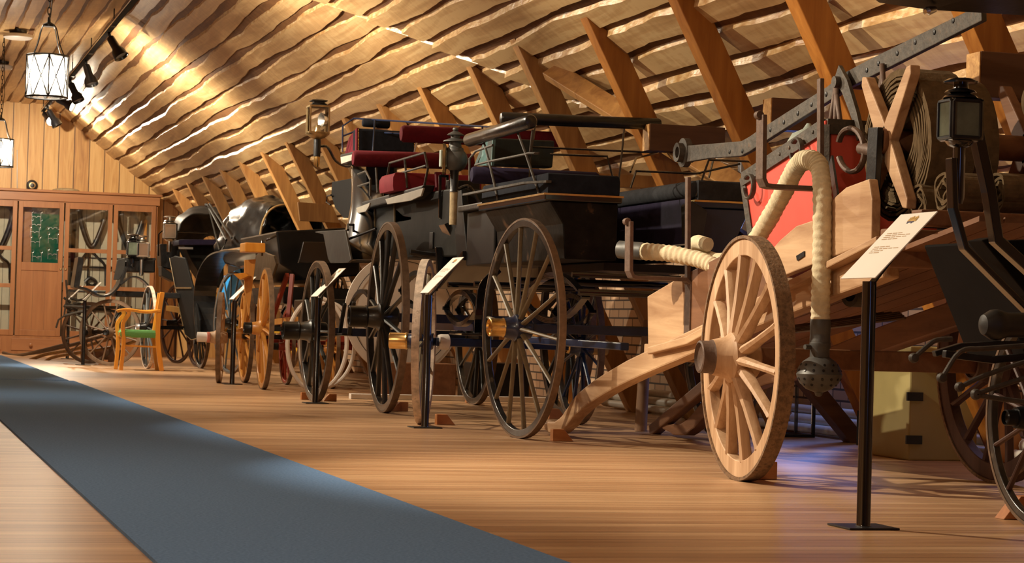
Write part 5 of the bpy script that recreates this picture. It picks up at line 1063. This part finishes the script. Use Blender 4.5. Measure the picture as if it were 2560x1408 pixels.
# ---------------- the small old carriage by the cabinet ----------------
t = empty('old_gig', (3.6, 31.0, 0), 'old small carriage with curved leather dash and brown wheels near the cabinet', 'carriage')
wF = ('dark_wheel_brown', 'tyre_worn', 'dark_wheel_brown', 'dark_wheel_brown', 'black_iron')
wheel(t, (3.14, 31.4, .47), .47, 1.05, 12, .04, .035, wF, (.06, .2), (.04, .06), .016, .01, .8, .25)
wheel(t, (2.95, 32.5, .45), .45, 1.0, 12, .04, .035, wF, (.06, .2), (.04, .06), .016, .01, .8, .25)
wheel(t, (3.53, 30.2, .565), .565, .05, 12, .035, .04, ('rim_black', 'tyre_cream', 'steel_dark', 'black_paint', 'steel'), (.06, .2), (.045, .05), .014, .02, .7, .1)
wheel(t, (4.4, 31.2, .565), .565, .05, 12, .035, .04, ('rim_black', 'tyre_worn', 'spoke_black', 'black_paint', 'steel'), (.06, .2), (.045, .05), .014, .02, .7, .1)
MB().bar((3.1, 31.5, .47), (3.0, 32.5, .46), .05, .05).build('front_axle', 'black_iron', t); MB().bar((3.5, 30.2, .565), (4.4, 31.2, .565), .05, .05).build('rear_axle', 'black_iron', t)
YF = 31.6
P = [AY(a_, b_, YF) for a_, b_ in ((203, 640), (190, 718), (215, 724), (245, 740), (270, 738), (290, 720), (303, 695), (312, 668))]
MB().strip(bez(P[1:], 4), .55, .03, (0, 1, 0)).build('footwell', 'black_leather', t)
MB().prism([AY(196, 642, YF), AY(210, 646, YF), AY(198, 724, YF), AY(184, 718, YF)], (0, .6, 0)).build('dash', 'black_leather', t, bev=.006)
MB().prism([AY(312, 650, YF), AY(388, 648, YF), AY(388, 682, YF), AY(312, 680, YF)], (0, .55, 0)).build('seat', 'black_leather', t, bev=.02)
MB().prism([AY(310, 645, YF), AY(390, 645, YF), AY(390, 651, YF), AY(310, 652, YF)], (0, .58, 0)).build('seat_top', 'dusty_leather', t, bev=.005)
MB().prism([AY(284, 700, YF-.1), AY(294, 650, YF-.1), AY(314, 645, YF-.1), AY(312, 676, YF-.1), AY(298, 700, YF-.1)], (0, .05, 0)).build('hanging_apron', 'dusty_leather', t, bev=.006)
P = [AY(a_, b_, YF-.3) for a_, b_ in ((300, 712), (330, 692), (360, 705), (388, 745), (395, 770))]
MB().strip(bez(P, 4), .30, .02, (0, 1, 0)).build('mudguard', 'black_leather', t)
MB().bb((3.2, 31.4, .98), (4.2, 32.0, 1.06)).build('frame', 'black_iron', t, bev=.01)
mb = MB(); mb.tube(bez([AY(160, 790, YF), AY(200, 780, YF), AY(260, 775, YF), (3.3, YF, .75)], 4), .02, 8); mb.tube([AY(160, 765, YF), AY(210, 768, YF), AY(330, 770, YF)], .022, 8); mb.tube([AY(165, 700, YF), AY(168, 740, YF), AY(160, 790, YF), AY(146, 800, YF), AY(140, 820, YF)], .014, 7); mb.tube([AY(180, 780, YF), AY(215, 800, YF), AY(240, 770, YF)], .014, 7)
for k in range(9): q = AY(160+8*k % 40, 745+(k*13) % 45, YF); mb.tube([q, q+Vector((.10, .05, -.06+.02*(k % 5)))], .018, 6)
mb.build('iron_gear', 'old_iron', t)
mb = MB(); mb.tube([(3.3, 31.5, .82), (3.1, 31.45, .5)], .02, 6); mb.tube([(3.9, 31.5, 1.0), (3.7, 30.4, .6)], .02, 6); mb.build('stays', 'black_iron', t)
for px, py, s, lab, mt in ((332, 622, .27, 'darker lamp of the pair on the old carriage seat, left one', 'black'), (355, 625, .27, 'silver-sided lamp of the pair on the old carriage seat, right one', 'silver')):
    q = AY(px, py, YF-.1); coach_lamp((q.x, q.y, q.z), s, lab, 'box', .26 if mt == 'silver' else .16, mt, 'silver' if mt == 'silver' else 'black_gloss')
# shafts on the floor
def pole(pts, r, mat, lab, nm='shaft_pole'):
    return tag(MB().tube(bez([AY(a_, b_, z) for a_, b_, z in pts], 6), r, 8).build(nm, mat), lab, 'pole', 'carriage poles lying by the cabinet')
pole([(8, 882, 38.5), (50, 888, 37.2), (170, 860, 34.6)], .026, 'stick_dark', 'black pole with upturned tip lying farthest to the left by the cabinet')
pole([(62, 886, 37.4), (110, 878, 36.4), (190, 860, 34.8), (250, 842, 33.6)], .028, 'stick_dark', 'dark brown pole lying in front of the cabinet drawer')
pole([(75, 900, 34.9), (120, 885, 34.4), (190, 872, 33.6), (330, 830, 32.2)], .026, 'shaft_wood', 'brown crooked shaft lying before the brown-wheeled carriage')
pole([(112, 904, 34.1), (135, 893, 33.9), (190, 883, 33.2), (300, 865, 32.3), (345, 850, 31.9)], .024, 'shaft_wood', 'yellowish shaft lying nearest to the carpet')
tag(MB().bb((2.98, 33.8, 0), (3.55, 34.2, .19)).build('wooden_crate', 'cart_brown', bev=.01), 'low brown crate behind the brown wheel of the old carriage', 'crate')
chock(258, 913, 'small wooden chock under the brown wheel by the armchair', .9, 1)
chock(378, 921, 'small dark chock behind the armchair legs', .9, 1)
chock(508, 905, 'small wooden chock left of the grey landau wheel', .8, 1)
# ---------------- armchair ----------------
t = empty('armchair', (3.29, 29.2, 0), 'orange-brown wooden armchair with green upholstered seat', 'armchair')
yc0, yc1 = 28.98, 29.45
def cp(px, py, y): return AY(px, py, y)
for yy, nm in ((yc0, 0), (yc1, 1)):
    dx = (0, 0)
    a_ = [cp(302, 926, yy), cp(309, 860, yy), cp(307, 822, yy), cp(309, 805, yy), cp(322, 785, yy), cp(318, 774, yy)] if yy == yc0 else [cp(289, 925, yy), cp(295, 860, yy), cp(293, 822, yy), cp(295, 806, yy), cp(309, 786, yy), cp(306, 776, yy)]
    a_[0].z = 0
    MB().strip(bez(a_, 5), .045, .050, (0, 1, 0)).build('front_leg', 'orange_wood', t, bev=.005)
    b_ = [cp(404, 928, yy), cp(397, 880, yy), cp(394, 840, yy), cp(396, 800, yy), cp(400, 765, yy), cp(406, 731, yy)] if yy == yc0 else [cp(393, 926, yy), cp(388, 880, yy), cp(386, 835, yy), cp(390, 800, yy), cp(395, 765, yy), cp(400, 733, yy)]
    b_[0].z = 0
    MB().strip(bez(b_, 5), .045, .062, (0, 1, 0)).build('rear_leg', 'orange_wood', t, bev=.005)
    c_ = [cp(294, 779, yy), cp(302, 776, yy), cp(330, 776, yy), cp(365, 781, yy), cp(402, 777, yy)] if yy == yc0 else [cp(292, 779, yy), cp(300, 776, yy), cp(325, 775, yy), cp(360, 779, yy), cp(398, 776, yy)]
    MB().strip(bez(c_, 4), .055, .038, (0, 1, 0)).build('armrest', 'orange_wood', t, bev=.008)
    MB().bar(cp(310, 864, yy), cp(394, 868, yy), .02, .022, (0, 1, 0)).build('stretcher', 'orange_wood', t, bev=.003)
    MB().bar(cp(308, 837, yy), cp(396, 838, yy), .03, .06, (0, 1, 0)).build('seat_rail', 'orange_wood', t, bev=.004)
MB().bar(cp(300, 837, yc0), cp(298, 836, yc1), .025, .06, (1, 0, 0)).build('seat_rail', 'orange_wood', t, bev=.004)
for z_, h_ in ((.80, .07), (.66, .03), (.60, .03)): q0 = cp(405, 735, yc0); q1 = cp(400, 735, yc1); MB().bar(Vector((q0.x-.01-(.84-z_)*.12, q0.y, z_)), Vector((q1.x-.01-(.84-z_)*.12, q1.y, z_)), .025, h_, (1, 0, 0)).build('back_rail', 'orange_wood', t, bev=.004)
P = [cp(303, 830, yc0-.01), cp(393, 831, yc0-.01), cp(388, 830, yc1+.01), cp(297, 829, yc1+.01)]
for p_ in P: p_.z = .43
cushion(MB(), P, .10, .05, .015).build('seat', 'green_seat', t)
# ---------------- glazed harness cabinet ----------------
YC = 39.2
t = empty('harness_cabinet', (3.0, 39.45, 0), 'long brown glazed harness cabinet along the back wall', 'cabinet')
x0c, x1c, zb0, ztp = 1.15, 4.68, 0, 2.86
divs = [1.37, 2.26, 3.06, 3.90, 4.66]
MB().bb((x0c, YC-.02, 0), (x1c, YC+.6, .32)).build('plinth', 'cabinet_wood', t, bev=.006)
MB().bb((x0c, YC+.58, .3), (x1c, YC+.62, 2.7)).build('back_panel', 'cabinet_board', t)
mb = MB()
for i in range(28): mb.bb((x0c+.13*i, YC+.572, .3), (x0c+.13*i+.006, YC+.58, 2.7))
for zz in (1.12, 1.55, 1.72): mb.bb((3.1, YC+.555, zz), (4.6, YC+.58, zz+.02))
mb.build('panel_joints', 'dusty_leather', t)
for a_ in (x0c, x1c-.03): MB().bb((a_, YC, .3), (a_+.03, YC+.6, 2.7)).build('side_panel', 'cabinet_wood', t)
MB().bb((x0c, YC, 2.66), (x1c, YC+.6, 2.70)).build('top_panel', 'cabinet_rail', t)
MB().bb((x0c, YC-.03, 2.68), (x1c+.03, YC+.62, 2.83)).build('frieze', 'cabinet_rail', t, bev=.004)
MB().bb((x0c, YC-.08, 2.83), (x1c+.07, YC+.64, 2.875)).build('cornice', 'cabinet_rail', t, bev=.01)
MB().bb((2.22, YC-.035, .06), (3.85, YC-.02, .27)).build('drawer', 'cabinet_rail', t, bev=.004)
dr = MB().bb((1.2, YC-.035, .06), (2.05, YC-.02, .27)).build('drawer', 'cabinet_rail', t, bev=.004)
k = AY(54, 872, YC-.05); MB().lathe((2.55, YC-.035, .16), (0, -1, 0), [(.012, 0), (.012, .02), (.03, .03), (.03, .045), (.01, .055)], 16).build('drawer_knob', 'cabinet_wood', t)
for i in range(4):
    a_, c_ = divs[i]+.012, divs[i+1]-.012; st_ = .075
    mb = MB(); mb.bb((a_, YC-.03, .32), (a_+st_, YC, 2.66)); mb.bb((c_-st_, YC-.03, .32), (c_, YC, 2.66)); mb.bb((a_+st_, YC-.03, .32), (c_-st_, YC, .42)); mb.bb((a_+st_, YC-.03, 2.56), (c_-st_, YC, 2.66))
    if i == 1: mb.bb((a_+st_, YC-.03, 1.46), (c_-st_, YC, 1.60)); 
    else: mb.bb((a_+st_, YC-.028, 1.80), (c_-st_, YC, 1.87)); mb.bb((a_+st_, YC-.028, 1.15), (c_-st_, YC, 1.22))
    d_ = mb.build('door', 'cabinet_wood', t, bev=.003)
    if i == 1:
        mb = MB(); mb.bb((a_+st_, YC-.015, .42), (c_-st_, YC-.002, 1.46)); mb.build('door_panel', 'cabinet_wood', d_)
        mb = MB(); 
        for q in (.33, .66): mb.bb((a_+st_+(c_-a_-2*st_)*q, YC-.018, .42), (a_+st_+(c_-a_-2*st_)*q+.004, YC-.0155, 1.46))
        mb.build('panel_joints', 'cart_brown', d_)
        MB().bb((a_+st_, YC-.014, 1.60), (c_-st_, YC-.011, 2.56)).build('door_glass', 'clear_glass', d_)
    else: MB().bb((a_+st_, YC-.014, .42), (c_-st_, YC-.011, 2.56)).build('door_glass', 'clear_glass', d_)
    MB().lathe((a_+.03 if i != 1 else c_-.03, YC-.03, 1.50), (0, -1, 0), [(.012, 0), (.012, .01), (.02, .02), (.012, .03)], 12).build('door_knob', 'dull_brass', d_)
# green board with bits
t = empty('bit_board', (2.66, YC+.2, 1.55), 'dark green board with rows of metal horse bits behind the cabinet glass', 'board')
MB().bb((2.52, YC+.2, 1.50), (2.98, YC+.22, 2.46)).build('board', 'green_felt', t); MB().bb((2.52, YC+.2, 2.46), (2.98, YC+.22, 2.66)).build('board_top', 'black_leather', t); MB().bb((2.36, YC+.2, 1.5), (2.52, YC+.22, 2.6)).build('board_edge', 'cabinet_wood', t)
def bit(cx_, cz_, s, kind, lab):
    mb = MB(); y = YC+.19
    mb.tube([(cx_-.09*s, y, cz_), (cx_-.03*s, y, cz_+.01*s), (cx_, y, cz_-.02*s), (cx_+.03*s, y, cz_+.01*s), (cx_+.09*s, y, cz_)], .006, 6)
    for s_ in (-1, 1):
        if kind: mb.tube([(cx_+s_*.09*s, y, cz_+.09*s), (cx_+s_*.09*s, y, cz_-.10*s)], .0035, 6)
        mb.tube([(cx_+s_*.09*s+.03*s*math.cos(q), y, cz_+(.11 if kind else 0)*s+.03*s*math.sin(q)) for q in [2*PI*i/12 for i in range(12)]], .0035, 5, True)
    return tag(mb.build('horse_bit', 'silver'), lab, 'horse bit', 'horse bits on the green board')
for i, (px, py, kd, lab) in enumerate(((91, 542, 1, 'top left bit on the green board'), (91, 562, 1, 'second bit down on the left of the green board'), (87, 580, 1, 'wavy bit in the middle left of the green board'), (88, 605, 1, 'plain straight bit low on the left of the green board'), (92, 642, 1, 'bottom left bit with ring ends on the green board'), (132, 570, 0, 'bit with big rings at the upper right of the green board'), (132, 597, 1, 'bit in the middle right of the green board'), (131, 636, 1, 'curved bit at the bottom right of the green board'))):
    q = AY(px, py, YC+.19); bit(q.x, q.z, .85 if kd else 1.0, kd, lab)
# collars and harness hung inside
def collar(px, lab, s=1.0, py=595):
    y = YC+.45; q = AY(px, py, y); cx_, cz_ = q.x, q.z; t_ = empty('horse_collar', (cx_, y, cz_-.4*s), lab, 'horse collar', 'horse collars in the cabinet')
    L1 = bez([(cx_-.19*s, y, cz_+.42*s), (cx_-.22*s, y, cz_+.28*s), (cx_-.17*s, y, cz_+.05*s), (cx_-.07*s, y, cz_-.22*s), (cx_, y, cz_-.30*s), (cx_+.07*s, y, cz_-.22*s), (cx_+.17*s, y, cz_+.05*s), (cx_+.22*s, y, cz_+.28*s), (cx_+.19*s, y, cz_+.42*s), (cx_, y, cz_+.46*s)], 5)
    MB().tube(L1, .045*s, 10).build('collar_pad', 'black_leather', t_)
    MB().tube([p+Vector((0, -.04, 0)) for p in L1], .012, 6).build('hames', 'dusty_leather', t_)
def aY(px, py): return AY(px, py, YC+.45)
collar(230, 'black horse collar hanging behind the glass, left of the two on the right', 1.0, 575)
collar(325, 'black horse collar hanging behind the right glass door', 1.0, 580)
collar(-5, 'horse collar partly cut by the left edge of the picture', 1.05, 580)
def strap(pts, r, lab, nm='harness_strap', mat='black_leather', y=YC+.5):
    return tag(MB().tube(bez([AY(a_, b_, y) for a_, b_ in pts], 4), r, 7).build(nm, mat), lab, 'harness', 'harness straps in the cabinet')
strap([(186, 535), (184, 600), (183, 680), (180, 730)], .05, 'long black strap bundle hanging at the left edge of the third cabinet door')
strap([(200, 660), (210, 640), (226, 628), (245, 645), (262, 665), (264, 715)], .022, 'curved black breeching hanging below the left collar')
strap([(222, 632), (219, 690), (216, 730)], .016, 'straight strap hanging in the middle of the third door')
strap([(285, 552), (288, 585), (290, 600)], .02, 'small dark tackle hanging behind the fourth door')
strap([(-10, 600), (2, 640), (22, 660), (24, 700)], .022, 'dark curved strap behind the leftmost door')
strap([(212, 705), (225, 695), (240, 705), (232, 715), (220, 712)], .03, 'small bridle bundle low behind the third door')
tag(MB().bb((4.5, YC+.5, 1.75), (4.56, YC+.53, 2.45)).build('wooden_yoke', 'orange_wood', bev=.01), 'narrow orange wooden piece hanging at the right end inside the cabinet', 'yoke')
# bell and hat on the cabinet, extinguisher at the wall
q = AY(80, 464, YB-.02); t = empty('wall_bell', tuple(q), 'small round dark bell fixed to the wall boards above the cabinet', 'bell')
MB().lathe(q, (0, -1, 0), [(.095, 0), (.10, .02), (.085, .05), (.05, .06), (.03, .07), (.01, .07)], 28).build('bell', 'black_iron', t); MB().lathe(q+Vector((0, -.055, 0)), (0, -1, 0), [(.055, 0), (.06, .006), (.05, .01), (.02, .012)], 24).build('ring', 'dull_brass', t)
q = AY(165, 478, 39.45); mb = MB().lathe((q.x, 39.45, 2.876), (0, 0, 1), [(.24, 0), (.25, .012), (.22, .035), (.12, .055), (.02, .06)], 32); tag(mb.build('flat_hat', 'canvas_light'), 'flat pale woven lid lying on top of the cabinet', 'lid')
mb = MB().tube([AY(43, 375, YB-.02), AY(43, 472, YB-.02)], .008, 6); tag(mb.build('wall_cable', 'white_plastic'), 'thin pale cable running down the wall boards above the cabinet', 'cable')
